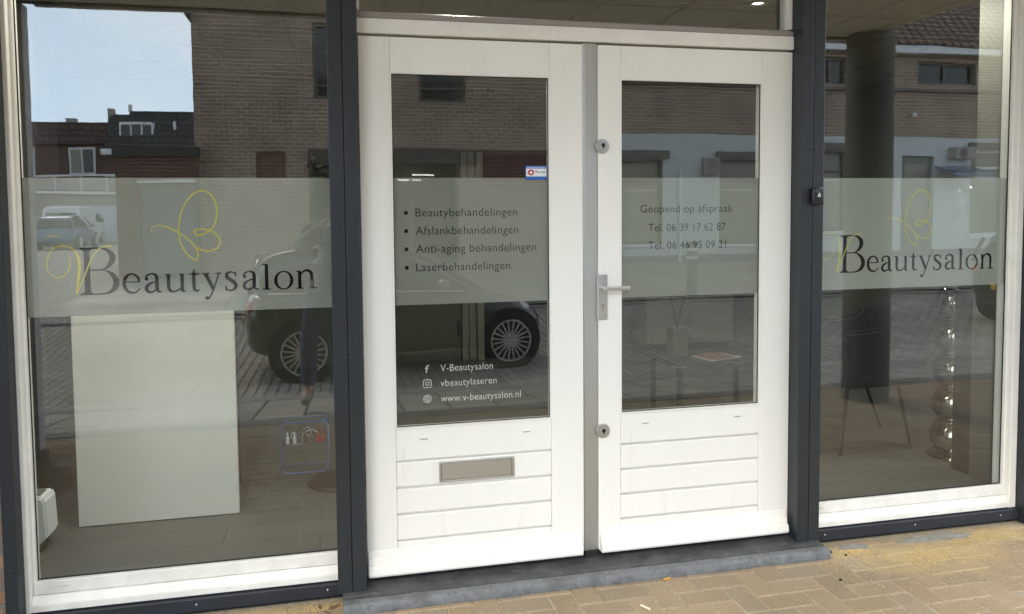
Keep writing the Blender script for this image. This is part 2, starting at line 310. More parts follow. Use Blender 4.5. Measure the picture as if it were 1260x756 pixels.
# ------------------------------------------------------------------ mesh helpers
class MB:
    def __init__(s): s.bm = bmesh.new()
    def _merge(s, b2):
        me = bpy.data.meshes.new('tmp'); b2.to_mesh(me); b2.free(); s.bm.from_mesh(me); bpy.data.meshes.remove(me)
    def box(s, x0, x1, y0, y1, z0, z1, bev=0.0, seg=2, mtx=None):
        b = bmesh.new(); bmesh.ops.create_cube(b, size=1)
        b.transform(Matrix.Translation(((x0+x1)/2, (y0+y1)/2, (z0+z1)/2)) @ Matrix.Diagonal((abs(x1-x0), abs(y1-y0), abs(z1-z0), 1)))
        if bev: bmesh.ops.bevel(b, geom=b.edges[:], offset=bev, segments=seg, profile=0.5, affect='EDGES', clamp_overlap=True)
        if mtx is not None: b.transform(mtx)
        s._merge(b); return s
    def cyl(s, p0, p1, r0, r1=None, n=24, cap=True, bev=0.0):
        r1 = r0 if r1 is None else r1
        p0, p1 = Vector(p0), Vector(p1); d = p1-p0
        b = bmesh.new(); bmesh.ops.create_cone(b, cap_ends=cap, segments=n, radius1=r0, radius2=r1, depth=d.length)
        if bev:
            es = [e for e in b.edges if abs(e.verts[0].co.z-e.verts[1].co.z) < 1e-6]
            bmesh.ops.bevel(b, geom=es, offset=bev, segments=2, affect='EDGES', clamp_overlap=True)
        b.transform(Matrix.Translation((p0+p1)/2) @ d.to_track_quat('Z', 'Y').to_matrix().to_4x4())
        s._merge(b); return s
    def sphere(s, c, r, sc=(1, 1, 1), u=24, v=14):
        b = bmesh.new(); bmesh.ops.create_uvsphere(b, u_segments=u, v_segments=v, radius=r)
        b.transform(Matrix.Translation(c) @ Matrix.Diagonal((*sc, 1))); s._merge(b); return s
    def prism(s, pts, a0, a1, axis='y', bev=0.0):
        """closed 2D outline extruded along axis: y -> pts are (x,z); x -> (y,z); z -> (x,y)"""
        b = bmesh.new()
        def P(p, a): return {'y': (p[0], a, p[1]), 'x': (a, p[0], p[1]), 'z': (p[0], p[1], a)}[axis]
        v0 = [b.verts.new(P(p, a0)) for p in pts]; v1 = [b.verts.new(P(p, a1)) for p in pts]
        b.faces.new(v0); b.faces.new(v1[::-1]); n = len(pts)
        for i in range(n): b.faces.new((v0[i], v1[i], v1[(i+1) % n], v0[(i+1) % n]))
        bmesh.ops.recalc_face_normals(b, faces=b.faces[:])
        if bev: bmesh.ops.bevel(b, geom=b.edges[:], offset=bev, segments=2, affect='EDGES', clamp_overlap=True)
        s._merge(b); return s
    def tube(s, pts, r, n=8, radii=None):
        pts = [Vector(p) for p in pts]; b = bmesh.new(); rings = []
        up = Vector((0.13, 0.31, 0.94)).normalized()
        for i, p in enumerate(pts):
            t = (pts[min(i+1, len(pts)-1)]-pts[max(i-1, 0)]).normalized()
            a = t.cross(up)
            if a.length < 1e-3: a = t.cross(Vector((1, 0, 0)))
            a.normalize(); c = t.cross(a); rr = radii[i] if radii else r
            rings.append([b.verts.new(p + (a*math.cos(2*math.pi*k/n) + c*math.sin(2*math.pi*k/n))*rr) for k in range(n)])
        for i in range(len(rings)-1):
            for k in range(n): b.faces.new((rings[i][k], rings[i][(k+1) % n], rings[i+1][(k+1) % n], rings[i+1][k]))
        b.faces.new(rings[0][::-1]); b.faces.new(rings[-1])
        bmesh.ops.recalc_face_normals(b, faces=b.faces[:]); s._merge(b); return s
    def ribbon(s, pts, y, smooth=True, nseg=8, wscale=1.0):
        """flat stroke in the XZ plane: pts are (x, z, width); sits at depth y"""
        P = [Vector(p) for p in pts]
        if smooth and len(P) > 2:
            Q = []
            for i in range(len(P)-1):
                p0, p1, p2, p3 = P[max(i-1, 0)], P[i], P[i+1], P[min(i+2, len(P)-1)]
                for k in range(nseg):
                    t = k/nseg
                    Q.append(0.5*((2*p1)+(p2-p0)*t+(2*p0-5*p1+4*p2-p3)*t*t+(3*p1-p0-3*p2+p3)*t**3))
            Q.append(P[-1]); P = Q
        L = []; Rr = []
        for i, p in enumerate(P):
            d = P[min(i+1, len(P)-1)]-P[max(i-1, 0)]; d = Vector((d.x, d.y)); d.normalize()
            nrm = Vector((-d.y, d.x))*max(p.z, 0.0008)*wscale/2
            L.append(s.bm.verts.new((p.x+nrm.x, y, p.y+nrm.y))); Rr.append(s.bm.verts.new((p.x-nrm.x, y, p.y-nrm.y)))
        for i in range(len(P)-1):
            try: s.bm.faces.new((L[i], L[i+1], Rr[i+1], Rr[i]))
            except ValueError: pass
        return s
    def disc(s, x, z, r, y, n=20):
        vs = [s.bm.verts.new((x+r*math.cos(2*math.pi*k/n), y, z+r*math.sin(2*math.pi*k/n))) for k in range(n)]
        s.bm.faces.new(vs); return s
    def ring(s, x, z, r, wd, y, n=28, sx=1.0):
        s.ribbon([(x+sx*r*math.cos(2*math.pi*k/n), z+r*math.sin(2*math.pi*k/n), wd) for k in range(n+1)], y, smooth=False); return s
    def quad(s, a, b, c, d):
        s.bm.faces.new([s.bm.verts.new(p) for p in (a, b, c, d)]); return s
    def wall(s, x0, x1, z0, z1, y0, y1, holes=()):
        """wall with rectangular openings (x0,x1,z0,z1), thickness y0..y1, built as cells"""
        xs = sorted({x0, x1, *[h[i] for h in holes for i in (0, 1) if x0 < h[i] < x1]}); zs = sorted({z0, z1, *[h[i] for h in holes for i in (2, 3) if z0 < h[i] < z1]})
        def inside(cx, cz): return any(h[0] < cx < h[1] and h[2] < cz < h[3] for h in holes)
        solid = {(i, j) for i in range(len(xs)-1) for j in range(len(zs)-1) if not inside((xs[i]+xs[i+1])/2, (zs[j]+zs[j+1])/2)}
        for (i, j) in solid:
            a, b_, c, d = xs[i], xs[i+1], zs[j], zs[j+1]
            s.quad((a, y0, c), (b_, y0, c), (b_, y0, d), (a, y0, d)); s.quad((a, y1, c), (a, y1, d), (b_, y1, d), (b_, y1, c))
            if (i-1, j) not in solid: s.quad((a, y0, c), (a, y0, d), (a, y1, d), (a, y1, c))
            if (i+1, j) not in solid: s.quad((b_, y0, c), (b_, y1, c), (b_, y1, d), (b_, y0, d))
            if (i, j-1) not in solid: s.quad((a, y0, c), (a, y1, c), (b_, y1, c), (b_, y0, c))
            if (i, j+1) not in solid: s.quad((a, y0, d), (b_, y0, d), (b_, y1, d), (a, y1, d))
        return s

def tag(o, label=None, cat=None, group=None, kind=None):
    if label: o['label'] = label
    if cat: o['category'] = cat
    if group: o['group'] = group
    if kind: o['kind'] = kind
    return o
def thing(name, label, cat, loc=(0, 0, 0), rz=0, group=None):
    o = bpy.data.objects.new(name, None); COL.objects.link(o); o.location = loc; o.rotation_euler = (0, 0, rz)
    o.empty_display_size = 0.1
    return tag(o, label, cat, group)
def root_off(p):
    v = Vector((0, 0, 0))
    while p is not None: v += p.location; p = p.parent
    return v
def obj(name, mb, m, parent=None, smooth=False, local=False, label=None):
    """link one mesh object; world coordinates are turned into the parent's unless local"""
    bm = mb.bm if isinstance(mb, MB) else mb
    if parent is not None and not local: bm.transform(Matrix.Translation(-root_off(parent)))
    me = bpy.data.meshes.new(name); bm.to_mesh(me); bm.free()
    mats = m if isinstance(m, (list, tuple)) else [m]
    for q in mats: me.materials.append(MAT[q])
    if smooth:
        for f in me.polygons: f.use_smooth = True
        if smooth == 'auto':
            try: me.set_sharp_from_angle(angle=R(35))
            except Exception: pass
    o = bpy.data.objects.new(name, me); COL.objects.link(o)
    if parent is not None: o.parent = parent
    if label: o['label'] = label
    return o
def struct(name, mb, m): return tag(obj(name, mb, m), kind='structure')
def dup(o, parent=None):
    c = o.copy(); COL.objects.link(c); c.parent = parent
    for ch in list(o.children): dup(ch, c)
    return c

def text_bm(body, x, z, width, y, height=None, thin=0.0, mb=None):
    cu = bpy.data.curves.new('txt', 'FONT'); cu.body = body; cu.size = 1.0; cu.offset = thin; cu.resolution_u = 4; cu.space_character = 1.04
    o = bpy.data.objects.new('txt', cu); COL.objects.link(o)
    dg = bpy.context.evaluated_depsgraph_get(); me = bpy.data.meshes.new_from_object(o.evaluated_get(dg))
    b = bmesh.new(); b.from_mesh(me)
    xs = [v.co.x for v in b.verts]; x0, x1 = min(xs), max(xs); s = width/(x1-x0)
    sz = s if height is None else height/0.727     # cap height of the built-in font
    for v in b.verts: v.co = Vector((x+(v.co.x-x0)*s, y, z+v.co.y*sz))
    mb = mb or MB(); mb._merge(b)
    bpy.data.objects.remove(o); bpy.data.curves.remove(cu); bpy.data.meshes.remove(me)
    return mb

# ================================================================== ground
G = -0.07
def gz(y):
    pts = [(400, G), (-2.7, G), (-5.0, -0.36), (-7.6, -0.37), (-13.7, 0.2), (-40, -0.16), (-400, -0.16)]
    for (a, za), (b, zb) in zip(pts, pts[1:]):
        if b <= y <= a: return za+(zb-za)*(a-y)/(a-b)
    return -0.16
def sheet(ys, x0, x1, dz=0.0):
    m = MB(); rows = [[m.bm.verts.new((x, y, gz(y)+dz)) for x in (x0, x1)] for y in ys]
    for a, b in zip(rows, rows[1:]): m.bm.faces.new((a[0], b[0], b[1], a[1]))
    bmesh.ops.recalc_face_normals(m.bm, faces=m.bm.faces[:]); return m
struct('ground', sheet([300, -2.7, -5.0, -7.6, -13.7, -40, -400], -400, 400, -0.012), 'joint_sand')
struct('footpath', sheet([-2.86, -3.5, -4.35], -60, 60, 0.0), 'slabs')
struct('road', sheet([-4.5, -5.0, -5.8, -6.8, -7.6, -8.6, -9.6], -60, 60, 0.0), 'road')
struct('far_footpath', sheet([-9.76, -11, -12, -13.8], -3.4, 60, 0.06), 'slabs')
struct('side_road', sheet([-9.74, -13.7, -20, -40], -60, -3.4, 0.002), 'road')
k = MB(); k.box(-60, 60, -2.86, -2.7, G-0.06, G+0.004); struct('slot_drain', k, 'slot')
k = MB(); k.box(-60, 60, -4.5, -4.35, gz(-4.4)-0.1, gz(-4.4)+0.012, 0.005); struct('kerb', k, 'kerb')
k = MB(); k.box(-60, 60, -9.74, -9.6, gz(-9.7)-0.1, gz(-9.7)+0.04, 0.01); struct('far_kerb', k, 'kerb')

# herringbone blocks of the near pavement (every block a bevelled piece of the one paved sheet)
def herringbone(x0, x1, y0, y1, a=0.105):
    bm = bmesh.new(); lay = bm.loops.layers.float_color.new('tone')
    g, bv, h = 0.0020, 0.0055, 0.05
    base = [(0.305, 0.232, 0.152), (0.295, 0.226, 0.15), (0.312, 0.238, 0.156), (0.292, 0.224, 0.15), (0.285, 0.226, 0.156), (0.31, 0.232, 0.148)]
    i0, i1 = int((x0)/a)-2, int(x1/a)+2; j0, j1 = int(y0/a)-2, int(y1/a)+2
    def block(bx, by, bw, bh):
        if bx+bw < x0 or bx > x1 or by+bh < y0 or by > y1: return
        if by+bh > y1+0.01: bh = y1-by
        if bh < 0.02: return
        z = G + random.uniform(-0.0016, 0.0012); tx, ty = random.uniform(-0.006, 0.006), random.uniform(-0.006, 0.006)
        col = random.choice(base); k = random.uniform(0.94, 1.06)
        if random.random() < 0.04: col = (0.32, 0.275, 0.21)
        col = (col[0]*k, col[1]*k, col[2]*k, 1)
        X0, X1, Y0, Y1 = bx+g, bx+bw-g, by+g, by+bh-g; cx, cy = (X0+X1)/2, (Y0+Y1)/2
        def zz(x, y): return z+(x-cx)*tx+(y-cy)*ty
        top = [bm.verts.new((x, y, zz(x, y))) for x, y in ((X0+bv, Y0+bv), (X1-bv, Y0+bv), (X1-bv, Y1-bv), (X0+bv, Y1-bv))]
        mid = [bm.verts.new((x, y, zz(x, y)-bv*0.8)) for x, y in ((X0, Y0), (X1, Y0), (X1, Y1), (X0, Y1))]
        bot = [bm.verts.new((x, y, G-h)) for x, y in ((X0, Y0), (X1, Y0), (X1, Y1), (X0, Y1))]
        fs = [bm.faces.new(top)]
        for q in range(4):
            p = (q+1) % 4
            fs.append(bm.faces.new((mid[q], mid[p], top[p], top[q]))); fs.append(bm.faces.new((bot[q], bot[p], mid[p], mid[q])))
        for f in fs:
            for l in f.loops: l[lay] = col
    for i in range(i0, i1):
        for j in range(j0, j1):
            r = (i - j) % 4
            if r == 0: block(i*a, j*a, 2*a, a)
            elif r == 2: block(i*a, j*a, a, 2*a) if False else None
    # vertical blocks fill cells left between horizontals: cells with r==2,3
    for i in range(i0, i1):
        for j in range(j0, j1):
            if (i - j) % 4 == 3: block(i*a, (j)*a, a, 2*a)
    return bm
pv = herringbone(-3.6, 6.2, -2.7, -0.045)
struct('pavement', pv, 'paver')
k = MB(); k.box(-3.6, 6.2, -2.7, 0.04, G-0.06, G-0.0034); struct('bedding_sand', k, 'joint_sand')

# ================================================================== the shop building
shop = thing('shop_building', 'brick building over the salon front with a deep panelled overhang on a round column', 'building', (1.0, 2.0, G))
k = MB(); k.box(-2.6, 5.2, 0.10, 4.6, -0.10, 0.0); obj('floor', k, 'int_floor', shop)
k = MB(); k.box(-2.6, 5.2, 0.10, 4.6, 2.76, 2.88); ceil_o = obj('ceiling', k, 'int_ceiling', shop)
k = MB()
for x in [-2.2+0.6*i for i in range(13)]: k.box(x-0.012, x+0.012, 0.11, 4.53, 2.752, 2.764)
for y in [0.5+0.6*i for i in range(7)]: k.box(-2.58, 5.0, y-0.011, y+0.011, 2.750, 2.766)
obj('ceiling_grid', k, 'ceil_line', ceil_o)
k = MB(); k.box(-2.7, 5.3, 4.54, 4.7, -0.08, 2.9); obj('back_wall', k, 'int_wall', shop)
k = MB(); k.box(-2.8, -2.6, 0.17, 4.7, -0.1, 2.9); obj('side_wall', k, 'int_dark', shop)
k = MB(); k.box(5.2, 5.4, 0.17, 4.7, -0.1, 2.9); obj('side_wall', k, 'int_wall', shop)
k = MB(); k.box(-2.1, -1.60, 1.2, 1.5, 0.001, 2.755); obj('inner_pillar', k, 'int_dark', shop)
k = MB(); k.box(3.385, 3.60, 0.17, 0.42, 0.001, 2.755); obj('wall_return', k, 'return_wall', shop)
k = MB(); k.box(3.395, 3.60, 0.421, 0.56, 0.001, 1.05); obj('dark_return', k, 'int_dark', shop)
k = MB(); k.box(0.44, 1.09, 4.49, 4.535, 0.001, 2.05, 0.003); idr = obj('inner_door', k, 'olive_panel', shop)
k = MB(); k.box(1.055, 1.075, 4.45, 4.49, 0.25, 0.42, 0.004); obj('handle', k, 'black', idr)
k = MB(); k.box(1.105, 1.17, 4.48, 4.538, 0.001, 2.12, 0.004); k.box(1.18, 1.25, 4.50, 4.538, 0.001, 2.12, 0.004); k.box(1.26, 1.33, 4.47, 4.538, 0.001, 2.12, 0.004)
obj('door_frame', k, 'int_white', shop)
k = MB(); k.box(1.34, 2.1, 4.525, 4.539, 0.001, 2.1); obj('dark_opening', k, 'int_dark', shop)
# overhang
k = MB(); k.box(-9, 4.22, -2.45, -0.065, 2.945, 3.06); sf = obj('soffit', k, 'soffit', shop)
k = MB()
for y in (-0.62, -1.22, -1.82): k.box(-9, 4.2, y-0.006, y+0.006, 2.941, 2.947)
for i in range(12): x = -2.5+0.6*i; k.box(x-0.005, x+0.005, -2.43, -0.07, 2.9415, 2.9475)
obj('panel_joints', k, 'soffit_line', sf)
k = MB(); k.box(-9, 4.24, -2.49, -2.451, 2.935, 3.35, 0.004); obj('fascia', k, 'anthracite_dark', shop)
k = MB(); k.box(-2.04, 4.24, -2.50, -2.455, 2.918, 2.934, 0.003); k.box(-2.13, -2.095, -2.50, -2.40, G, 2.917, 0.003); obj('portal_trim', k, 'trim_white', shop)
k = MB(); k.box(-9, 4.2, -2.40, 7.0, 3.07, 6.3); obj('upper_storey', k, 'brick_near', shop)
k = MB(); k.box(-2.95, -2.132, -2.48, -2.05, G, 2.943); obj('pier', k, 'concrete_dark', shop)
k = MB(); k.cyl((4.20, -2.33, G), (4.20, -2.33, 2.943), 0.185, n=40); obj('round_column', k, 'column', shop, smooth='auto')
k = MB(); k.box(-9.0, -1.337, -0.06, 0.16, -0.12, 2.943); obj('facade_wall', k, 'brick_near', shop)
k = MB(); k.box(3.314, 5.4, -0.05, 0.16, -0.12, 2.943); obj('facade_wall', k, 'brick_near', shop)
k = MB(); k.box(-1.33, 3.30, -0.005, 0.16, 2.86, 2.943); obj('lintel', k, 'anthracite_dark', shop)
k = MB(); k.box(-1.33, 3.30, -0.01, 0.10, -0.15, -0.055); obj('foundation', k, 'concrete_dark', shop)

# recessed downlights: ring and lit disc; all but the first added unseen as fill
def downlight(x, y, z, label, lens='lamp'):
    t = thing('ceiling_spotlight', label, 'spotlight', (x, y, z), 0, 'recessed ceiling spotlights')
    k = MB()
    n = 24
    k.tube([(x+0.048*math.cos(2*math.pi*q/n), y+0.048*math.sin(2*math.pi*q/n), z-0.004) for q in range(n+1)], 0.009, 6)
    obj('trim_ring', k, 'plinth', t, smooth=True)
    k = MB(); k.cyl((x, y, z-0.005), (x, y, z-0.001), 0.030, n=20); obj('lit_lens', k, lens, t)
    return t
dl0 = downlight(2.36, 0.98, 2.752, 'small lit round ceiling spotlight above the right door, behind the upper pane', 'lamp_soft')
for x, lb in ((-1.35, 'added unseen ceiling spotlight brightening the left half of the white desk'), (-0.65, 'added unseen ceiling spotlight brightening the right half of the white desk')): downlight(x, 0.17, 2.752, lb, 'lamp_fill_strong')  # added out of view to brighten the desk panel
for x, lb in ((3.1, 'added unseen ceiling spotlight above the front of the dark armchair'), (4.2, 'added unseen ceiling spotlight just inside the right end of the right window')): downlight(x, 0.45, 2.752, lb, 'lamp_fill_strong')  # added out of view to lighten the floor round the armchair
dl1 = downlight(-1.9, 0.45, 2.752, 'added unseen ceiling spotlight just inside the left end of the left window')  # added out of view as interior fill
for x, y, lb in ((0.4, 2.8, 'added unseen ceiling spotlight inside, in front of the olive inner door'), (1.3, 2.8, 'added unseen ceiling spotlight inside, in front of the dark opening'), (3.3, 2.8, 'added unseen ceiling spotlight inside, in front of the low white cabinet'),
                 (0.5, 0.45, 'added unseen ceiling spotlight just inside the left door')):
    c = dup(dl1); c.location = (x, y, 2.752); c['label'] = lb  # unseen copies added to lift the light inside

# ================================================================== dark steel cladding posts
def post(x0, x1, yf, z0, z1, label, rivs, seam=True):
    t = thing('cladding_post', label, 'post', ((x0+x1)/2, -0.03, z0), 0, 'dark metal posts between the windows and doors')
    xm = (x0+x1)/2
    k = MB()
    if seam:
        k.box(x0, xm-0.0014, yf, 0.05, z0, z1, 0.003); k.box(xm+0.0014, x1, yf, 0.05, z0, z1, 0.003)
    else: k.box(x0, x1, yf, 0.05, z0, z1, 0.003)
    obj('cover_profile', k, 'anthracite', t)
    if seam:
        k = MB(); k.box(xm-0.0013, xm+0.0013, yf+0.006, 0.045, z0+0.001, z1-0.002); obj('seam', k, 'seam', t)
    for z in rivs:
        for dx in ((-0.0115, 0.0115) if seam else (0.0,)):
            k = MB(); k.sphere((xm+dx, yf-0.0005, z), 0.006, (1, 0.6, 1), 12, 8); obj('rivet', k, 'anthracite_dark', t, smooth=True)
    return t
post(-0.118, -0.001, -0.08, -0.029, 2.858, 'wide dark grey metal post between the left shop window and the left door', (0.115, 0.946, 1.794, 2.62))
post(1.975, 2.09, -0.08, -0.029, 2.858, 'dark grey metal post carrying the doorbell, right of the right door', (0.128, 0.951, 1.802, 2.62))
post(-1.335, -1.288, -0.08, -0.065, 2.858, 'narrow dark grey metal post at the far left beside the brick wall', (0.20, 1.4), False)
post(3.258, 3.312, -0.08, -0.065, 2.858, 'narrow dark grey metal post at the far right edge', (0.20, 1.4), False)

# ================================================================== lettering
def logo(mk_black, mk_line):
    k = mk_black; y = 0.0
    def Rb(p, smooth=True): k.ribbon([(a, b, c*1.08+.0009) for a, b, c in p], 0.0, smooth)
    def L(x0, z0, x1, z1, wd): k.ribbon([(x0, z0, wd*1.08+.0009), (x1, z1, wd*1.08+.0009)], 0.0, False)
    # B
    L(.0235, .001, .0235, .1825, .0185); L(-.001, .1812, .062, .1812, .0040); L(-.003, .0018, .052, .0018, .0040)
    for sx, zz, up in ((-1, .1795, -1), (1, .1795, -1), (-1, .0035, 1), (1, .0035, 1)):
        x = .0235+sx*.0088
        vs = [k.bm.verts.new(p) for p in ((x, 0, zz), (x+sx*.012, 0, zz), (x, 0, zz+up*.012))]; k.bm.faces.new(vs)
    Rb([(.03, .1812, .004), (.072, .1812, .004), (.096, .174, .010), (.1125, .157, .018), (.1155, .139, .0195), (.106, .118, .014), (.088, .1015, .006), (.07, .0967, .004), (.03, .0967, .004)])
    Rb([(.07, .0967, .004), (.09, .0935, .005), (.112, .079, .013), (.1255, .055, .0185), (.1245, .034, .0185), (.110, .0135, .012), (.085, .003, .005), (.05, .0018, .004)])
    # e
    L(.155, .0457, .2125, .0457, .0034)
    Rb([(.2085, .0457, .008), (.207, .058, .008), (.199, .0705, .007), (.184, .0772, .005), (.168, .072, .008), (.157, .056, .0115), (.1545, .038, .012), (.160, .0185, .0115), (.174, .0055, .0085), (.190, .0032, .006), (.203, .0095, .004), (.2125, .021, .003)])
    # a (twice)
    for dx in (0, .3680):
        k.disc(.2370+dx, .0555, .0065, 0.0)
        Rb([(.2335+dx, .0575, .006), (.239+dx, .070, .006), (.256+dx, .0765, .005), (.270+dx, .071, .009), (.2745+dx, .056, .0115), (.2745+dx, .022, .0115), (.2785+dx, .0065, .009), (.2925+dx, .0035, .003)])
        Rb([(.2745+dx, .0455, .003), (.255+dx, .0405, .006), (.2395+dx, .030, .010), (.235+dx, .0175, .0115), (.2405+dx, .0065, .010), (.252+dx, .0032, .007), (.264+dx, .008, .005), (.2745+dx, .0175, .004)])
    # u
    L(.3040, .0715, .3220, .0722, .0034)
    Rb([(.3175, .0735, .0115), (.3175, .022, .0115), (.323, .0075, .009), (.336, .0032, .006), (.35, .008, .005), (.3640, .0185, .004)])
    L(.3570, .0715, .3730, .0722, .0034); L(.3680, .0735, .3680, .0020, .0115); L(.3680, .0022, .3811, .0030, .0034)
    # t
    Rb([(.4140, .0935, .0015), (.4125, .080, .006), (.4120, .0715, .0115), (.4120, .021, .0115), (.4155, .0075, .009), (.424, .0035, .006), (.4334, .0080, .003)])
    L(.3945, .0715, .4320, .0715, .0038)
    # y
    L(.4555, .0725, .4850, .0085, .0118); L(.4425, .0725, .4710, .0725, .0034); L(.4945, .0725, .5165, .0725, .0034)
    Rb([(.5075, .0725, .0045), (.4860, .0100, .0045), (.4730, -.0190, .0045), (.4655, -.0280, .006), (.4580, -.0285, .008)]); k.disc(.4590, -.0260, .0062, 0.0)
    # s
    Rb([(.5715, .0600, .003), (.566, .0705, .004), (.552, .0763, .005), (.5385, .070, .009), (.5375, .0565, .0115), (.552, .0435, .0125), (.566, .0325, .0125), (.571, .0185, .0115), (.563, .0055, .007), (.549, .0015, .005), (.537, .0065, .004), (.5325, .0180, .003)])
    L(.5715, .0560, .5715, .0775, .003); L(.5320, -.0010, .5320, .0215, .003)
    # l
    L(.6905, .0010, .6905, .1045, .0115); L(.6735, .1020, .6890, .1030, .0034); L(.6740, .0020, .7070, .0020, .0036)
    # o
    n = 36
    k.ribbon([(.7574+.0315*math.cos(2*math.pi*q/n), .0368+.0362*math.sin(2*math.pi*q/n), .0048+.0082*math.cos(2*math.pi*q/n)**2) for q in range(n+1)], 0.0, False)
    # n
    L(.8205, .0010, .8205, .0740, .0115); L(.8070, .0715, .8190, .0722, .0034); L(.8075, .0020, .8345, .0020, .0036)
    Rb([(.8240, .0560, .003), (.833, .0685, .005), (.848, .0752, .008), (.862, .0695, .0105), (.8690, .055, .0115), (.8690, .0020, .0115)]); L(.8560, .0020, .8885, .0020, .0036)
    # yellow swashes
    q = mk_line
    vs = [(-.0416, .1474), (-.035, .1271), (-.0399, .1025), (-.055, .0804), (-.0777, .0698), (-.1017, .0794), (-.116, .1066), (-.1157, .1356), (-.1044, .1666), (-.0855, .1863), (-.059, .1926), (-.0328, .1853), (-.0132, .1648), (-.004, .1353), (-.0032, .1015), (-.0078, .0656), (-.013, .0342), (-.0179, .0018)]
    ws = [.0028, .0034, .0036, .0036, .0036, .0036, .0038, .0038, .0038, .0038, .004, .0045, .008, .010, .010, .009, .007, .003]
    q.ribbon([(x, z, w_) for (x, z), w_ in zip(vs, ws)], -0.0004)
    q.ribbon([(x, z, .0042) for x, z in [(-.0179, .0018), (-.0036, .0339), (.0121, .0696), (.0257, .1053), (.0347, .1277), (.0501, .1567), (.0695, .1789), (.0905, .1884), (.1154, .1884)]], -0.0006)
    fly = [(0.2664, 0.2368), (0.2602, 0.2517), (0.2672, 0.2621), (0.287, 0.267), (0.3145, 0.2615), (0.3418, 0.2484), (0.3731, 0.2288), (0.4004, 0.2049), (0.4217, 0.1788), (0.431, 0.1529), (0.4296, 0.1336), (0.4202, 0.1273), (0.4024, 0.1384), (0.3831, 0.1624), (0.368, 0.1926), (0.3619, 0.2268), (0.3614, 0.2652), (0.3695, 0.3076), (0.3867, 0.35), (0.4096, 0.3817), (0.4342, 0.3999), (0.4543, 0.4029), (0.4743, 0.3964), (0.4919, 0.3771), (0.5033, 0.3492), (0.5065, 0.3191), (0.5015, 0.2849), (0.4906, 0.2592), (0.4719, 0.2423), (0.4534, 0.2297), (0.4351, 0.2257), (0.4213, 0.2323), (0.4196, 0.243), (0.4318, 0.2506), (0.454, 0.2503), (0.478, 0.2435), (0.498, 0.2333), (0.5118, 0.2159), (0.5153, 0.1964), (0.5045, 0.1751), (0.4839, 0.1638), (0.4636, 0.1621), (0.4435, 0.1676), (0.4277, 0.1765)]
    q.ribbon([(x, z, .0050 if i > 3 else .0030) for i, (x, z) in enumerate(fly)], -0.0005)

# ================================================================== shop windows
BZ0, BZ1 = 1.140, 1.676
def shop_window(x0, x1, gx0, gx1, label, lx, line_mat, scale=1.0):
    """x0..x1 frame outside, gx0..gx1 glass opening"""
    t = thing('shop_window', label, 'window', ((x0+x1)/2, 0.0, 0.0), 0, 'tall shop windows either side of the doors')
    k = MB()
    k.box(x0, gx0, -0.02, 0.09, 0.0, 2.85, 0.004); k.box(gx1, x1, -0.02, 0.09, 0.0, 2.85, 0.004)
    k.box(gx0-0.001, gx1+0.001, -0.019, 0.089, 2.78, 2.849, 0.004)
    obj('frame', k, 'frame_paint', t)
    k = MB()   # sloping sill rail and the flat bead above it
    k.prism([(-0.0195, 0.003), (-0.0195, 0.030), (0.004, 0.058), (0.088, 0.062), (0.088, 0.003)], gx0-0.0005, gx1+0.0005, 'x', 0.002)
    k.box(gx0+0.0005, gx1-0.0005, 0.006, 0.030, 0.060, 0.112, 0.003)
    obj('sill', k, 'sill_paint', t)
    k = MB(); k.box(gx0, gx0+0.012, 0.008, 0.030, 0.112, 2.779, 0.002); k.box(gx1-0.012, gx1, 0.008, 0.030, 0.112, 2.779, 0.002); k.box(gx0, gx1, 0.009, 0.030, 2.768, 2.779, 0.002)
    obj('glazing_bead', k, 'frame_paint', t)
    k = MB(); k.box(gx0+0.0125, gx1-0.0125, 0.0245, 0.0295, 0.1125, 0.1165); k.box(gx0+0.0125, gx0+0.0155, 0.0245, 0.0295, 0.117, 2.767); k.box(gx1-0.0155, gx1-0.0125, 0.0245, 0.0295, 0.117, 2.767)
    obj('gasket', k, 'rubber', t)
    k = MB(); k.box(gx0+0.002, gx1-0.002, 0.0305, 0.0365, 0.10, 2.775); pane = obj('glass_pane', k, 'glass_win', t)
    k = MB(); k.quad((gx0+0.004, 0.0385, BZ0), (gx1-0.004, 0.0385, BZ0), (gx1-0.004, 0.0385, BZ1), (gx0+0.004, 0.0385, BZ1)); obj('frosted_film', k, 'film', pane)
    a, b = MB(), MB(); logo(a, b)
    T = Matrix.Translation((lx, 0.0378, 1.2215)) @ Matrix.Diagonal((scale, 1, scale, 1)); a.bm.transform(T); b.bm.transform(T)
    obj('lettering', a, 'letter_black', pane); obj('line_drawing', b, line_mat, pane)
    # dark plinth strip under the frame with screws
    k = MB(); k.box(x0, x1, -0.04, 0.05, -0.053, -0.002, 0.002); pl = obj('plinth_strip', k, 'anthracite_dark', t)
    n = 3
    for i in range(n):
        x = x0+0.11+(x1-x0-0.2)*i/(n-1)*0.98; k = MB(); k.sphere((x, -0.0405, -0.024), 0.0045, (1, 0.6, 1), 10, 8); obj('screw', k, 'steel', pl, smooth=True)
    return t
shop_window(-1.290, -0.05, -1.270, -0.095, 'large shop window left of the doors with frosted band, salon lettering and a butterfly drawn in bright yellow', -1.0675, 'yellow')
shop_window(2.04, 3.257, 2.07, 3.215, 'shop window right of the doors with frosted band, salon lettering and a faint pale butterfly', 2.2655, 'yellow_pale', 0.985)

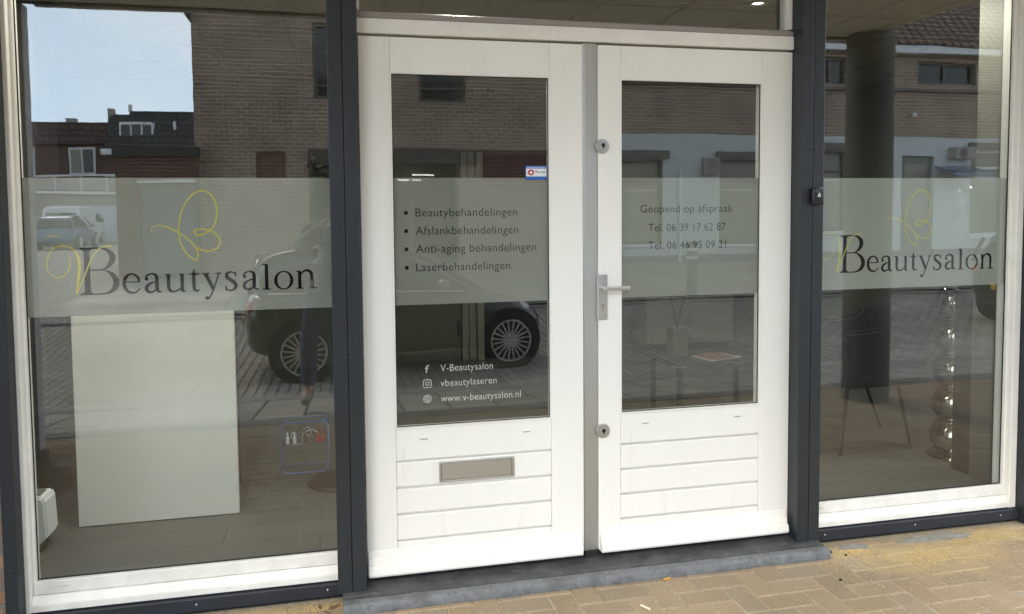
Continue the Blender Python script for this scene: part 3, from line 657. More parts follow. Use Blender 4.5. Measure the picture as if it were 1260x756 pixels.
# ================================================================== door frame + transom
fr = thing('door_frame', 'cream painted wooden frame around the double doors, with a head beam above them', 'door frame', (0.99, 0.0, -0.02), 0)
k = MB(); k.box(-0.0005, 1.9745, -0.012, 0.09, 2.262, 2.322, 0.004); obj('head_beam', k, 'frame_paint', fr)
k = MB(); k.box(1.9775, 2.03, 0.03, 0.12, -0.028, 2.85, 0.003); k.box(-0.04, 0.001, 0.03, 0.12, -0.028, 2.85, 0.003); obj('jamb', k, 'frame_paint', fr)
tw = thing('transom_window', 'wide low window above the double doors with a mauve grey bead, showing the ceiling', 'window', (0.99, 0.02, 2.32), 0)
k = MB(); k.prism([(-0.006, 2.3235), (-0.006, 2.345), (0.018, 2.3555), (0.05, 2.3555), (0.05, 2.3235)], 0.0015, 1.9735, 'x', 0.0015); obj('bead', k, 'bead', tw)
k = MB(); k.box(0.0015, 1.955, 0.0305, 0.0365, 2.356, 2.84); obj('glass_pane', k, 'glass_win', tw)
k = MB(); k.box(1.953, 1.9735, 0.004, 0.045, 2.357, 2.85, 0.002); k.box(0.0015, 0.012, 0.004, 0.045, 2.357, 2.85, 0.002); obj('side_bead', k, 'frame_paint', tw)

# ================================================================== doors
GY0, GY1 = 0.012, 0.018
def door_leaf(x0, x1, gx0, gx1, label):
    t = thing('entrance_door', label, 'door', ((x0+x1)/2, 0.0, 0.0), 0, 'pair of white entrance doors')
    z1, gb, gt = 2.252, 0.620, 2.107
    k = MB()
    k.box(x0, gx0-0.0006, 0.0, 0.056, 0.003, z1, 0.0025); k.box(gx1+0.0006, x1, 0.0, 0.056, 0.003, z1, 0.0025)      # stiles
    k.box(gx0, gx1, 0.0004, 0.055, gt, z1-0.0004, 0.0015)                                                              # top rail
    # lower panel of boards: rail + 4 grooved boards
    zs = [gb, 0.482, 0.3665, 0.2525, 0.1385, 0.0035]
    for i in range(5):
        a, b = zs[i+1], zs[i]
        k.box(gx0, gx1, 0.0004, 0.05, a+(0.0 if i == 4 else 0.0), b-(0 if i == 0 else 0.0095), 0.0045 if i else 0.002)
    lf = obj('leaf', k, 'door_paint', t)
    k = MB(); k.box(gx0+0.001, gx1-0.001, 0.018, 0.049, 0.01, gb-0.01); obj('groove_backing', k, 'board_paint', t)
    k = MB()   # glazing beads
    bw = 0.0045
    k.box(gx0-0.002, gx0+bw, -0.004, 0.010, gb-0.002, gt+0.002, 0.002); k.box(gx1-bw, gx1+0.002, -0.004, 0.010, gb-0.002, gt+0.002, 0.002)
    k.box(gx0+bw, gx1-bw, -0.0038, 0.010, gt-bw, gt+0.0018, 0.002); k.box(gx0+bw, gx1-bw, -0.0062, 0.010, gb-0.0022, gb+bw*0.8, 0.002)
    obj('glazing_bead', k, 'door_paint', t)
    k = MB(); k.box(gx0+bw, gx0+bw+.003, 0.0075, 0.0115, gb+bw, gt-bw); k.box(gx1-bw-.003, gx1-bw, 0.0075, 0.0115, gb+bw, gt-bw); k.box(gx0+bw, gx1-bw, 0.0074, 0.0114, gb+bw*.8, gb+bw*.8+.003)
    k.box(gx0+bw, gx1-bw, 0.0074, 0.0114, gt-bw-.003, gt-bw); obj('gasket', k, 'rubber', t)
    k = MB(); k.box(gx0+0.002, gx1-0.002, GY0, GY1, gb+0.002, gt-0.002); pane = obj('glass_pane', k, 'glass_door', t)
    k = MB(); k.quad((gx0+0.004, 0.020, BZ0), (gx1-0.004, 0.020, BZ0), (gx1-0.004, 0.020, BZ1), (gx0+0.004, 0.020, BZ1)); obj('frosted_film', k, 'film', pane)
    k = MB()   # weatherboard, ribbed sloping profile
    k.prism([(-0.001, 0.106), (-0.006, 0.103), (-0.011, 0.080), (-0.007, 0.077), (-0.020, 0.071), (-0.024, 0.050), (-0.019, 0.047), (-0.034, 0.040), (-0.038, 0.012), (-0.034, 0.002), (-0.001, 0.002)], x0+0.004, x1-0.014, 'x', 0.0012)
    obj('weatherboard', k, 'board_paint', t)
    for sx in (gx0+0.118, gx1-0.112):
        k = MB(); k.box(sx-0.019, sx+0.019, -0.0035, 0.001, 0.570, 0.5785, 0.003); o = obj('weep_cover', k, 'door_paint', t)
        k = MB(); k.box(sx-0.016, sx+0.014, -0.0042, -0.0036, 0.5665, 0.5695); obj('slot', k, 'groove', o)
    return t, pane
dl, pl = door_leaf(0.004, 0.960, 0.132, 0.811, 'left white entrance door with mail slot, list of treatments and a small blue sticker')
dr, pr = door_leaf(1.030, 1.974, 1.134, 1.820, 'right white entrance door with lever handle, round locks and phone numbers on the glass')
k = MB(); k.box(0.963, 1.028, 0.006, 0.05, 0.003, 2.258, 0.002); k.box(0.966, 0.974, 0.001, 0.007, 0.004, 2.257, 0.001)
obj('meeting_strip', k, 'alu', dl)
k = MB(); k.box(0.965, 1.026, -0.004, 0.052, -0.024, 0.0025); obj('floor_seal', k, 'rubber', dl)
# mail slot
k = MB(); k.box(0.312, 0.322, -0.012, 0.001, 0.377, 0.465, 0.003); k.box(0.630, 0.640, -0.012, 0.001, 0.377, 0.465, 0.003); k.box(0.3222, 0.6298, -0.011, 0.001, 0.458, 0.465, 0.002); k.box(0.3222, 0.6298, -0.011, 0.001, 0.377, 0.384, 0.002)
ms = obj('mail_slot', k, 'steel', dl)
k = MB(); k.box(0.3226, 0.6294, -0.008, 0.0005, 0.3846, 0.4574, 0.0025); obj('flap', k, 'bronze_plate', ms)
# locks
for z in (1.813, 0.547):
    k = MB(); k.cyl((1.049, 0.001, z), (1.049, -0.010, z), 0.0335, 0.030, 32, bev=0.002); lk = obj('round_lock', k, 'steel', dr, smooth='auto')
    k = MB(); k.cyl((1.049, -0.010, z), (1.049, -0.0155, z), 0.0215, 0.020, 28, bev=0.0015); obj('cylinder', k, 'alu', lk, smooth='auto')
    k = MB(); k.cyl((1.049, -0.015, z+0.004), (1.049, -0.0162, z+0.004), 0.009, n=18); k.box(1.0465, 1.0515, -0.0163, -0.015, z-0.013, z+0.004); obj('keyhole', k, 'black', lk)
# handle
k = MB(); k.box(1.022, 1.071, -0.011, 0.001, 1.048, 1.250, 0.003); hd = obj('backplate', k, 'steel', dr)
k = MB(); k.cyl((1.0465, -0.010, 1.190), (1.0465, -0.045, 1.190), 0.0115, n=20); k.box(1.036, 1.160, -0.056, -0.041, 1.181, 1.199, 0.004); obj('lever', k, 'steel', hd)
k = MB(); k.cyl((1.0465, -0.010, 1.112), (1.0465, -0.0135, 1.112), 0.0095, n=18); k.box(1.041, 1.052, -0.0134, -0.010, 1.085, 1.112); obj('key_cylinder', k, 'bronze_plate', hd)
k = MB(); k.box(1.0452, 1.0478, -0.0142, -0.0136, 1.104, 1.118); obj('keyhole', k, 'black', hd)
# left door texts
TY = 0.0192
k = MB()
for s_, wd, z in (('Beautybehandelingen', 0.439, 1.513), ('Afslankbehandelingen', 0.443, 1.4365), ('Anti-aging behandelingen', 0.522, 1.360), ('Laserbehandelingen', 0.405, 1.282)):
    text_bm(s_, 0.230, z, wd, TY, 0.0365, -0.006, k); k.disc(0.190, z+0.016, 0.0088, TY)
obj('treatment_list', k, 'letter_grey', pl)
k = MB()
for s_, x, wd, z in (('Geopend op afspraak', 1.236, 0.451, 1.5205), ('Tel. 06 39 17 62 87', 1.274, 0.378, 1.436), ('Tel. 06 46 95 09 21', 1.274, 0.381, 1.3555)):
    text_bm(s_, x, z, wd, TY, 0.0365, -0.006, k)
obj('opening_notice', k, 'letter_grey', pr)
k = MB(); WY = 0.0188
for s_, wd, z in (('V-Beautysalon', 0.229, 0.8500), ('vbeautylaseren', 0.244, 0.7855), ('www.v-beautysalon.nl', 0.352, 0.7185)):
    text_bm(s_, 0.3265, z, wd, WY, 0.0315, -0.002, k)
ix = 0.2690
text_bm('f', ix-0.0085, 0.8475, 0.0175, WY, 0.034, 0.012, k)                     # letter f mark
n = 6                                                                             # camera mark: rounded square, ring, dot
sq = []
for (cx, cz, a0) in ((.009, .009, 0), (-.009, .009, 90), (-.009, -.009, 180), (.009, -.009, 270)):
    for q in range(n+1): a = R(a0+90*q/n); sq.append((ix+cx+.008*math.cos(a), .8005+cz+.008*math.sin(a), .0034))
sq.append(sq[0]); k.ribbon(sq, WY, False); k.ring(ix, .8005, .0075, .0032, WY); k.disc(ix+.0098, .8103, .0018, WY, 10)
gzc = .7345                                                                       # globe mark
k.ring(ix, gzc, .0165, .0032, WY); k.ring(ix, gzc, .0165, .0026, WY, sx=0.45); k.ribbon([(ix-.0165, gzc, .0026), (ix+.0165, gzc, .0026)], WY, False); k.ribbon([(ix, gzc-.0165, .0026), (ix, gzc+.0165, .0026)], WY, False)
k.ribbon([(ix-.014, gzc+.0085, .0022), (ix+.014, gzc+.0085, .0022)], WY, False); k.ribbon([(ix-.014, gzc-.0085, .0022), (ix+.014, gzc-.0085, .0022)], WY, False)
obj('contact_lines', k, 'letter_white', pl)
# sticker
k = MB(); k.box(0.706, 0.7995, 0.0112, 0.0118, 1.668, 1.727); st = obj('sticker', k, 'sticker_blue', pl)
k = MB(); k.box(0.7075, 0.798, 0.0106, 0.0111, 1.6815, 1.7155); obj('white_field', k, 'sticker_white', st)
k = MB(); k.ring(0.729, 1.6985, 0.0095, 0.007, 0.0103, sx=1.1); k.ribbon([(0.713, 1.694, .002), (0.72, 1.7, .005), (0.728, 1.706, .003)], 0.0102); k.ribbon([(0.731, 1.709, .003), (0.74, 1.705, .004), (0.747, 1.703, .001)], 0.0102); obj('eye_mark', k, 'red', st)
k = MB(); text_bm('Paraat', 0.750, 1.6955, 0.045, 0.0103, 0.0135, 0.0, k); obj('lettering', k, 'black', st)
k = MB()
for x in range(10): k.box(0.711+x*0.0087, 0.711+x*0.0087+0.006, 0.0107, 0.0111, 1.7195, 1.7225)
obj('small_print', k, 'sticker_white', st)

# doorbell on the right post
db = thing('doorbell', 'small black video doorbell with a white bell mark on the dark right post', 'doorbell', (2.048, -0.08, 1.55), 0)
k = MB(); k.box(2.019, 2.078, -0.106, -0.0805, 1.548, 1.628, 0.009, 3); obj('housing', k, 'black', db, smooth='auto')
k = MB(); k.ring(2.050, 1.592, 0.0055, 0.003, -0.1068); k.ribbon([(2.045, 1.595, .001), (2.050, 1.603, .006), (2.055, 1.595, .001)], -0.1067, False); k.ribbon([(2.0405, 1.5885, .0016), (2.0595, 1.5885, .0016)], -0.1066, False); obj('bell_mark', k, 'letter_white', db)
k = MB(); k.box(2.030, 2.068, -0.1068, -0.1055, 1.606, 1.6225, 0.0003); obj('lens_cover', k, 'car_glass', db)

# doorstep
ds = thing('doorstep', 'worn blue grey stone doorstep under the white double doors', 'doorstep', (0.99, -0.05, G), 0)
k = MB(); k.prism([(-0.1325, G-0.04), (-0.1325, G+0.0405), (-0.114, G+0.0412), (-0.110, G+0.0436), (0.10, G+0.0466), (0.10, G-0.04)], -0.0995, 2.0845, 'x', 0.0015); obj('tread', k, 'stone', ds)
k = MB(); k.prism([(-0.175, G-0.04), (-0.184, G+0.008), (-0.181, G+0.028), (-0.172, G+0.0375), (-0.160, G+0.0398), (-0.133, G+0.0406), (-0.133, G-0.04)], -0.100, 2.085, 'x', 0.003); obj('worn_front_edge', k, 'stone_edge', ds)

# ================================================================== litter, sand
rnd = random.Random(3)
k = MB()
def grain(x, y, r):
    b = bmesh.new(); bmesh.ops.create_icosphere(b, subdivisions=1, radius=r)
    b.transform(Matrix.Translation((x, y, G+r*0.4)) @ Matrix.Diagonal((1, 1, 0.7, 1))); k._merge(b)
sb = bmesh.new()
def grain2(x, y, r):
    vs = [sb.verts.new((x+r*math.cos(a)*rnd.uniform(.7, 1.2), y+r*math.sin(a)*rnd.uniform(.7, 1.2), G)) for a in (0, 1.57, 3.14, 4.71)]
    tp = sb.verts.new((x, y, G+r*0.9))
    for i in range(4): sb.faces.new((vs[i], vs[(i+1) % 4], tp))
for cx, cy, sx, sy, n in ((2.50, -0.24, 0.22, 0.07, 1500), (2.95, -0.13, 0.20, 0.04, 1000), (2.25, -0.13, 0.10, 0.03, 500), (-0.2, -0.11, 0.12, 0.03, 500), (-0.55, -0.10, 0.25, 0.02, 400), (2.7, -0.35, 0.4, 0.12, 700)):
    for _ in range(2*n):
        x, y = rnd.gauss(cx, sx), rnd.gauss(cy, sy)
        if y > -0.06 or (-0.1 < x < 2.085 and y > -0.186): continue
        grain2(x, y, rnd.uniform(0.0009, 0.0026))
tag(obj('sand', sb, 'sand'), 'loose yellow sand scattered over the paving under the right window', 'sand', kind='stuff')
def patch(pts, label):
    b = MB(); b.prism(pts, G-0.004, G+0.0022, 'z'); tag(obj('cement_smear', b, 'cement'), label, 'cement')
def blob(cx, cy, rx, ry, n=22): return [(cx+rx*math.cos(2*math.pi*i/n)*rnd.uniform(.55, 1.1), min(-0.048, cy+ry*math.sin(2*math.pi*i/n)*rnd.uniform(.5, 1.15))) for i in range(n)]
patch(blob(2.72, -0.105, 0.26, 0.055), 'long grey cement smear on the paving below the middle of the right window')
patch(blob(2.27, -0.10, 0.10, 0.035), 'short grey cement smear on the paving next to the doorstep end')
patch(blob(-0.85, -0.10, 0.4, 0.05), 'grey cement smear on the paving below the left window')
def leaf(x, y, rz, s, label):
    b = MB(); P = [(-1, 0, .1), (-.5, .45, .35), (.2, .5, .2), (1, .05, .45), (.3, -.5, .3), (-.5, -.4, .05)]
    vs = [b.bm.verts.new((px*s, py*s*.8, pz*s*.6+0.001)) for px, py, pz in P]; c = b.bm.verts.new((0, 0, 0.05*s))
    for i in range(6): b.bm.faces.new((vs[i], vs[(i+1) % 6], c))
    r = bmesh.ops.extrude_face_region(b.bm, geom=b.bm.faces[:])
    for v in [g for g in r['geom'] if isinstance(g, bmesh.types.BMVert)]: v.co.z += 0.0012
    bmesh.ops.recalc_face_normals(b.bm, faces=b.bm.faces[:])
    o = obj('dry_leaf', b, 'leaf_dry'); o.location = (x, y, G+0.001); o.rotation_euler = (0, 0, rz)
    tag(o, label, 'leaf', 'dry leaves at the left end of the doorstep')
leaf(-0.135, -0.105, 0.4, 0.026, 'curled dry brown leaf touching the left end of the doorstep')
leaf(-0.19, -0.09, 1.7, 0.019, 'small dry leaf left of the doorstep, under the plinth strip')
leaf(-0.16, -0.14, 2.6, 0.016, 'smallest crumpled dry leaf in front of the doorstep corner')
def stick(x, y, a, L, r, m, name, label, cat, group=None):
    b = MB(); d = Vector((math.cos(a), math.sin(a), 0))*L/2; b.cyl(Vector((0, 0, r))-d, Vector((0, 0, r))+d, r, n=10)
    o = obj(name, b, m); o.location = (x, y, G+0.001); tag(o, label, cat, group)
stick(1.09, -0.40, 2.1, 0.045, 0.0045, 'straw', 'cigarette_end', 'pale cigarette end on the paving in front of the doors', 'cigarette')
stick(1.272, -0.196, 0.12, 0.034, 0.0042, 'orange', 'cigarette_butt', 'orange cigarette filter lying against the doorstep edge', 'cigarette')
def crumb(x, y, r, label):
    b = MB(); b.sphere((0, 0, r*.6), r, (1.2, .9, .7), 8, 6)
    for v in b.bm.verts: v.co *= rnd.uniform(.8, 1.15)
    o = obj('dirt_crumb', b, 'crumb'); o.location = (x, y, G); tag(o, label, 'dirt', 'dark crumbs on the paving')
crumb(1.995, -0.376, 0.007, 'dark crumb of dirt on the paving below the right window')
crumb(2.115, -0.13, 0.009, 'dark crumb of dirt beside the right end of the doorstep')
crumb(2.17, -0.17, 0.006, 'tiny dark crumb on the sandy paving right of the doorstep')

# ================================================================== inside the salon
dk = thing('reception_desk', 'white reception desk panel standing behind the left shop window', 'desk', (-0.985, 1.1, 0.0), 0)
k = MB(); k.box(-1.36, -0.613, 0.83, 0.86, 0.004, 1.09, 0.003); obj('front_panel', k, 'white_lam', dk)
for x in (-1.30, -0.70):
    k = MB(); k.box(x, x+.04, 1.28, 1.32, 0.001, 1.0895); obj('leg', k, 'int_dark', dk)
k = MB(); k.box(-1.37, -0.603, 0.82, 1.40, 1.0905, 1.115, 0.003); obj('top', k, 'white_lam', dk)
cs = thing('coat_stand', 'dark coat stand with curled hooks and a round base inside the left window', 'coat stand', (-0.11, 1.19, 0.0), 0)
k = MB(); k.cyl((-0.11, 1.19, 0.001), (-0.11, 1.19, 0.02), 0.185, 0.165, 40, bev=0.004); obj('base', k, 'iron', cs, smooth='auto')
k = MB(); k.cyl((-0.11, 1.19, 0.021), (-0.11, 1.19, 1.74), 0.018, n=20); obj('pole', k, 'iron', cs, smooth='auto')
for i in range(6):
    a = R(150+60*i); c, s_ = math.cos(a), math.sin(a); k = MB()
    for up in (0.0, 0.045):
        k.tube([(-0.11+c*rr, 1.19+s_*rr, zz+up*0.6) for rr, zz in ((0.015, 1.70+up), (0.06, 1.745+up*.4), (0.11, 1.745), (0.15-up, 1.735), (0.175-up, 1.765), (0.17-up, 1.79))], 0.008, 8)
        k.sphere((-0.11+c*(0.17-up), 1.19+s_*(0.17-up), 1.795+up*.6), 0.017, u=12, v=8)
    obj('hook', k, 'iron', cs, smooth=True)
bk = thing('wire_basket', 'small clear display case with a blue rim holding beauty items, on the salon floor', 'basket', (-0.31, 1.36, 0.0), 0)
k = MB()
def rrect(x0, x1, z0, z1, y, r=0.03):
    P = []
    for cx, cz, a0 in ((x1-r, z1-r, 0), (x0+r, z1-r, 90), (x0+r, z0+r, 180), (x1-r, z0+r, 270)):
        for q in range(6): a = R(a0+18*q); P.append((cx+r*math.cos(a), y, cz+r*math.sin(a)))
    P.append(P[0]); return P
k.tube(rrect(-0.445, -0.175, 0.012, 0.31, 1.36), 0.005, 8); k.tube(rrect(-0.44, -0.18, 0.014, 0.30, 1.52), 0.003, 8)
for x in (-0.43, -0.19):
    for z in (0.014, 0.302): k.tube([(x, 1.36, z), (x, 1.52, z)], 0.005, 6)
obj('rim', k, 'blue_wire', bk, smooth=True)
rw = random.Random(11)
for _ in range(6):
    cx, cz, rr = rw.uniform(-.40, -.22), rw.uniform(.20, .27), rw.uniform(.02, .05); ph = rw.uniform(0, 6)
    k = MB(); k.tube([(cx+rr*math.cos(ph+q*.5)*(1+.1*q/9), 1.40+.06*rw.random(), cz+rr*.9*math.sin(ph+q*.5)) for q in range(10)], .0022, 5); obj('wire_loop', k, 'letter_white' if _ % 2 else 'blue_wire', bk, smooth=True)
k = MB(); k.box(-0.44, -0.18, 1.365, 1.515, 0.17, 0.175); obj('shelf', k, 'clear', bk)
k = MB(); k.box(-0.44, -0.18, 1.37, 1.51, 0.006, 0.010); obj('base', k, 'clear', bk)
for i, (x, mt) in enumerate(((-0.41, 'letter_white'), (-0.37, 'letter_white'), (-0.31, 'chrome'), (-0.235, 'red'), (-0.21, 'red'))):
    k = MB(); k.cyl((x, 1.41, 0.1755), (x, 1.41, 0.215), 0.010, n=12); k.cyl((x, 1.41, 0.215), (x, 1.41, 0.24), 0.005, n=10)
    tag(obj('polish_bottle', k, mt), ['leftmost white', 'second white', 'middle silver', 'red', 'rightmost red'][i]+' little bottle in the blue rimmed display case', 'bottle', 'little bottles in the display case')
hv = thing('air_purifier', 'rounded white appliance on the floor at the left edge of the window', 'appliance', (-1.49, 0.62, 0.0), 0)
k = MB(); k.prism([(-1.58, .03), (-1.45, .03), (-1.405, .07), (-1.412, .24), (-1.425, .255), (-1.57, .255)], 0.56, 0.70, 'y', 0.008); obj('housing', k, 'letter_white', hv)
k = MB(); k.box(-1.56, -1.44, 0.57, 0.69, 0.001, 0.03); obj('base', k, 'int_dark', hv)
k = MB(); k.box(-1.53, -1.44, 0.59, 0.67, 0.2555, 0.262, 0.002); obj('vent', k, 'plinth', hv)
# armchair
ch = thing('armchair', 'dark navy tub armchair on splayed thin legs behind the right window', 'armchair', (3.22, 1.12, 0.0), 0)
k = MB(); k.prism([(3.36, .43), (3.44, .43), (3.585, .86), (3.57, .905), (3.525, .93), (3.475, .915), (3.40, .83), (3.345, .55)], 0.86, 1.40, 'y', 0.025); obj('backrest', k, 'navy', ch, smooth='auto')
k = MB(); k.box(2.90, 3.36, 0.90, 1.36, 0.42, 0.50, 0.03, 3); obj('seat', k, 'navy', ch, smooth='auto')
for y in (0.85, 1.34):
    k = MB(); k.prism([(2.91, .425), (3.385, .425), (3.45, .83), (3.39, .85), (3.30, .80), (2.93, .775), (2.90, .74)], y, y+0.06, 'y', 0.02); obj('armrest', k, 'navy', ch, smooth='auto')
for (x0, y0, x1, y1) in ((3.34, 0.95, 3.43, 0.93), (3.34, 1.30, 3.56, 1.38), (2.98, 0.95, 2.90, 0.90), (2.98, 1.30, 2.90, 1.38)):
    k = MB(); k.cyl((x0, y0, 0.42), (x1, y1, 0.002), 0.013, 0.008, 14); obj('leg', k, 'black', ch, smooth='auto')
# mirror-ball floor lamp
bl = thing('ball_lamp', 'stack of mirrored silver balls on a round foot behind the right window', 'floor lamp', (3.58, 0.76, 0.0), 0)
k = MB(); k.cyl((3.58, 0.76, 0.001), (3.58, 0.76, 0.018), 0.15, 0.13, 32, bev=0.004); obj('foot', k, 'chrome', bl, smooth='auto')
for i in range(8):
    z = 0.125+0.205*i; k = MB(); k.sphere((3.58+0.004*i, 0.76, z), 0.128, u=32, v=20); obj('ball', k, 'chrome', bl, smooth=True)
# coffee table
ct = thing('coffee_table', 'low dark coffee table seen through the right door', 'table', (2.55, 1.98, 0.0), 0)
k = MB(); k.box(2.18, 2.95, 1.70, 2.25, 0.42, 0.445, 0.004); obj('tabletop', k, 'int_dark', ct)
for x in (2.22, 2.91):
    for y in (1.74, 2.21):
        k = MB(); k.box(x-.016, x+.016, y-.016, y+.016, 0.001, 0.4195); obj('leg', k, 'black', ct)
k = MB(); k.box(-.15, .15, -.105, .105, 0, 0.008, 0.001); o = obj('magazine', k, 'paper'); o.location = (2.58, 1.90, 0.446); o.rotation_euler = (0, 0, .3); tag(o, 'open magazine with a reddish page lying on the dark coffee table', 'magazine')
k = MB(); k.prism([(-.11, .009), (-.05, .022), (.10, .010), (.10, .009)], -.09, .09, 'y'); obj('page', k, 'paper_red', o, local=True)
vs = thing('twig_vase', 'grey square vase with two bare twigs on the coffee table', 'vase', (2.34, 2.05, 0.446), 0)
k = MB(); k.box(2.28, 2.40, 1.99, 2.11, 0.4465, 0.66, 0.004); obj('pot', k, 'olive_panel', vs)
for a, b in ((-.05, .02), (.06, -.01)):
    k = MB(); k.tube([(2.34, 2.05, .64), (2.34+a*.3, 2.05, .74), (2.34+a, 2.05+b, .90), (2.34+a*1.5, 2.05+b, 1.1)], .005, 6); obj('twig', k, 'bark', vs, smooth=True)
lc = thing('low_cabinet', 'low white cabinet against the back wall of the salon', 'cabinet', (3.44, 4.3, 0.0), 0)
k = MB(); k.box(2.95, 3.92, 4.12, 4.53, 0.14, 0.62, 0.004); obj('body', k, 'int_white', lc)
for x in (3.0, 3.45):
    k = MB(); k.box(x, x+0.42, 4.112, 4.119, 0.17, 0.59, 0.002); obj('drawer', k, 'int_white', lc)
k = MB(); k.box(2.98, 3.89, 4.16, 4.5, 0.001, 0.139); obj('plinth', k, 'int_dark', lc)

# ================================================================== across the street
OY = -13.74
g0 = 0.2
ob = thing('brick_building', 'tall brown brick building with a dark shop front, reflected from across the street', 'building', (1.4, OY-3, g0), 0)
holes = [(1.62, 2.65, 3.88, 5.1), (-0.60, 0.3, 3.90, 5.5), (-1.80, -1.21, 2.22, 2.80), (-0.75, 2.48, 0.32, 2.86), (2.95, 5.70, 2.19, 2.86)]
k = MB(); k.wall(-3.0, 5.85, g0-0.3, 5.9, OY, OY-0.3, holes); obj('wall', k, 'brick', ob)
k = MB(); k.box(-3.0, -2.7, OY-9, OY-0.3, g0-0.3, 5.9); k.box(5.55, 5.85, OY-9, OY-0.3, g0-0.3, 5.9); k.box(-2.7, 5.55, OY-9, OY-8.7, g0-0.3, 5.9); obj('side_wall', k, 'brick', ob)
k = MB(); k.prism([(-3.02, 5.45), (-3.40, 5.92), (-3.40, 6.15), (-3.02, 6.15)], OY-9, OY+0.25, 'y'); k.box(-3.4, 5.9, OY-9.1, OY+0.3, 5.93, 6.15); obj('eave', k, 'dark_wood', ob)
k = MB(); k.prism([(OY+0.3, 6.151), (OY-9.1, 6.151), (OY-4.4, 9.2)], -3.38, 5.88, 'x'); obj('roof', k, 'tile_dark', ob)
for (a, b, c, d) in (holes[2], holes[4]):
    k = MB(); k.box(a+.001, b-.001, OY-0.25, OY-0.06, c+.001, d-.001); obj('blind_panel', k, 'brick_red', ob)
for (a, b, c, d) in holes[:2]:
    k = MB(); k.box(a+.001, a+.07, OY-.2, OY-.06, c+.001, d-.001); k.box(b-.07, b-.001, OY-.2, OY-.06, c+.001, d-.001); k.box(a+.07, b-.07, OY-.2, OY-.06, c+.001, c+.07); k.box(a+.07, b-.07, OY-.2, OY-.06, d-.07, d-.001); k.box(a+.07, b-.07, OY-.19, OY-.07, c+.3, c+.34)
    f = obj('window', k, 'frame_brown', ob); k = MB(); k.box(a+.07, b-.07, OY-.16, OY-.14, c+.07, d-.07); obj('pane', k, 'pane_dark', f)
k = MB(); k.box(-0.75, 2.9, OY, OY+.18, 2.54, 2.84, 0.01); obj('sign_band', k, 'dark_wood', ob)
k = MB()
for x in (-.74, .33, 1.40, 2.42): k.box(x, x+.06, OY-.12, OY-.04, .33, 2.84)
k.box(-.68, 2.42, OY-.12, OY-.04, .33, .45); sf_ = obj('shop_front', k, 'frame_brown', ob)
k = MB(); k.box(-.68, 2.42, OY-.09, OY-.085, .45, 2.53); obj('pane', k, 'clear', sf_)
k = MB(); k.box(-.74, 2.47, OY-1.9, OY-1.8, .33, 2.84); k.box(-.74, 2.47, OY-1.8, OY-.31, .30, .328); k.box(-.74, 2.47, OY-1.8, OY-.31, 2.845, 2.9); obj('room', k, 'pane_blind', ob)
for a_ in ((-.2, .35, OY-1.0, OY-.97, 2.44, 2.47), (.45, 1.0, OY-1.5, OY-1.47, 2.36, 2.385), (1.55, 2.05, OY-1.1, OY-1.07, 2.34, 2.37), (1.25, 1.8, OY-1.6, OY-1.57, 2.25, 2.275)):
    k = MB(); k.box(*a_); obj('lit_tube', k, 'tube', ob)
# annex with grey door
an = thing('brick_annex', 'low red brick annex with a grey door beside the tall brick building', 'shed', (-3.7, OY, g0), 0)
k = MB(); k.wall(-4.46, -2.93, g0-.3, 2.63, OY+.25, OY+.05, [(-4.03, -2.99, g0, 2.12)]); k.box(-4.46, -4.26, OY-4, OY+.049, g0-.3, 2.63); obj('wall', k, 'brick_red', an)
k = MB(); k.box(-4.5, -2.9, OY-4, OY+.32, 2.64, 2.86, .01); obj('fascia', k, 'dark_wood', an)
k = MB(); k.box(-4.02, -3.0, OY+.10, OY+.16, g0+.01, 2.11, .004); dd = obj('door', k, 'grey_door', an)
k = MB(); k.box(-4.06, -2.96, OY+.251, OY+.29, 2.13, 2.19); obj('door_lintel', k, 'trim_white', an)
k = MB(); k.box(-3.12, -3.06, OY+.161, OY+.19, 1.2, 1.24); obj('handle', k, 'steel', dd)
# white fronted house
wh = thing('white_fronted_house', 'brick house with white ground floor, white gutter and tiled roof across the street', 'house', (13, OY-4, g0), 0)
wins = [(6.0, 7.32, .69, 2.66), (8.77, 10.5, .66, 2.67), (11.35, 12.22, .91, 2.90), (15.86, 16.95, .74, 2.96)]
up = [(14.22, 15.93, 4.60, 5.18), (11.35, 12.2, 4.53, 5.20), (7.41, 8.86, 4.48, 5.2), (17.9, 19.5, 4.60, 5.18)]
drh = (13.80, 14.76, g0, 2.80)
k = MB(); k.wall(5.86, 24, g0+.22, 3.28, OY, OY-.3, wins+[drh]); obj('white_wall', k, 'white_wall', wh)
k = MB(); k.wall(5.86, 24, g0-.3, g0+.219, OY+.02, OY-.28, [drh]); obj('plinth', k, 'plinth', wh)
k = MB(); k.wall(5.86, 24, 3.281, 5.40, OY+.015, OY-.285, up); obj('brick_wall', k, 'brick', wh)
k = MB(); k.box(5.86, 24, OY+.016, OY+.10, 4.40, 4.47); obj('ledge', k, 'frame_brown', wh)
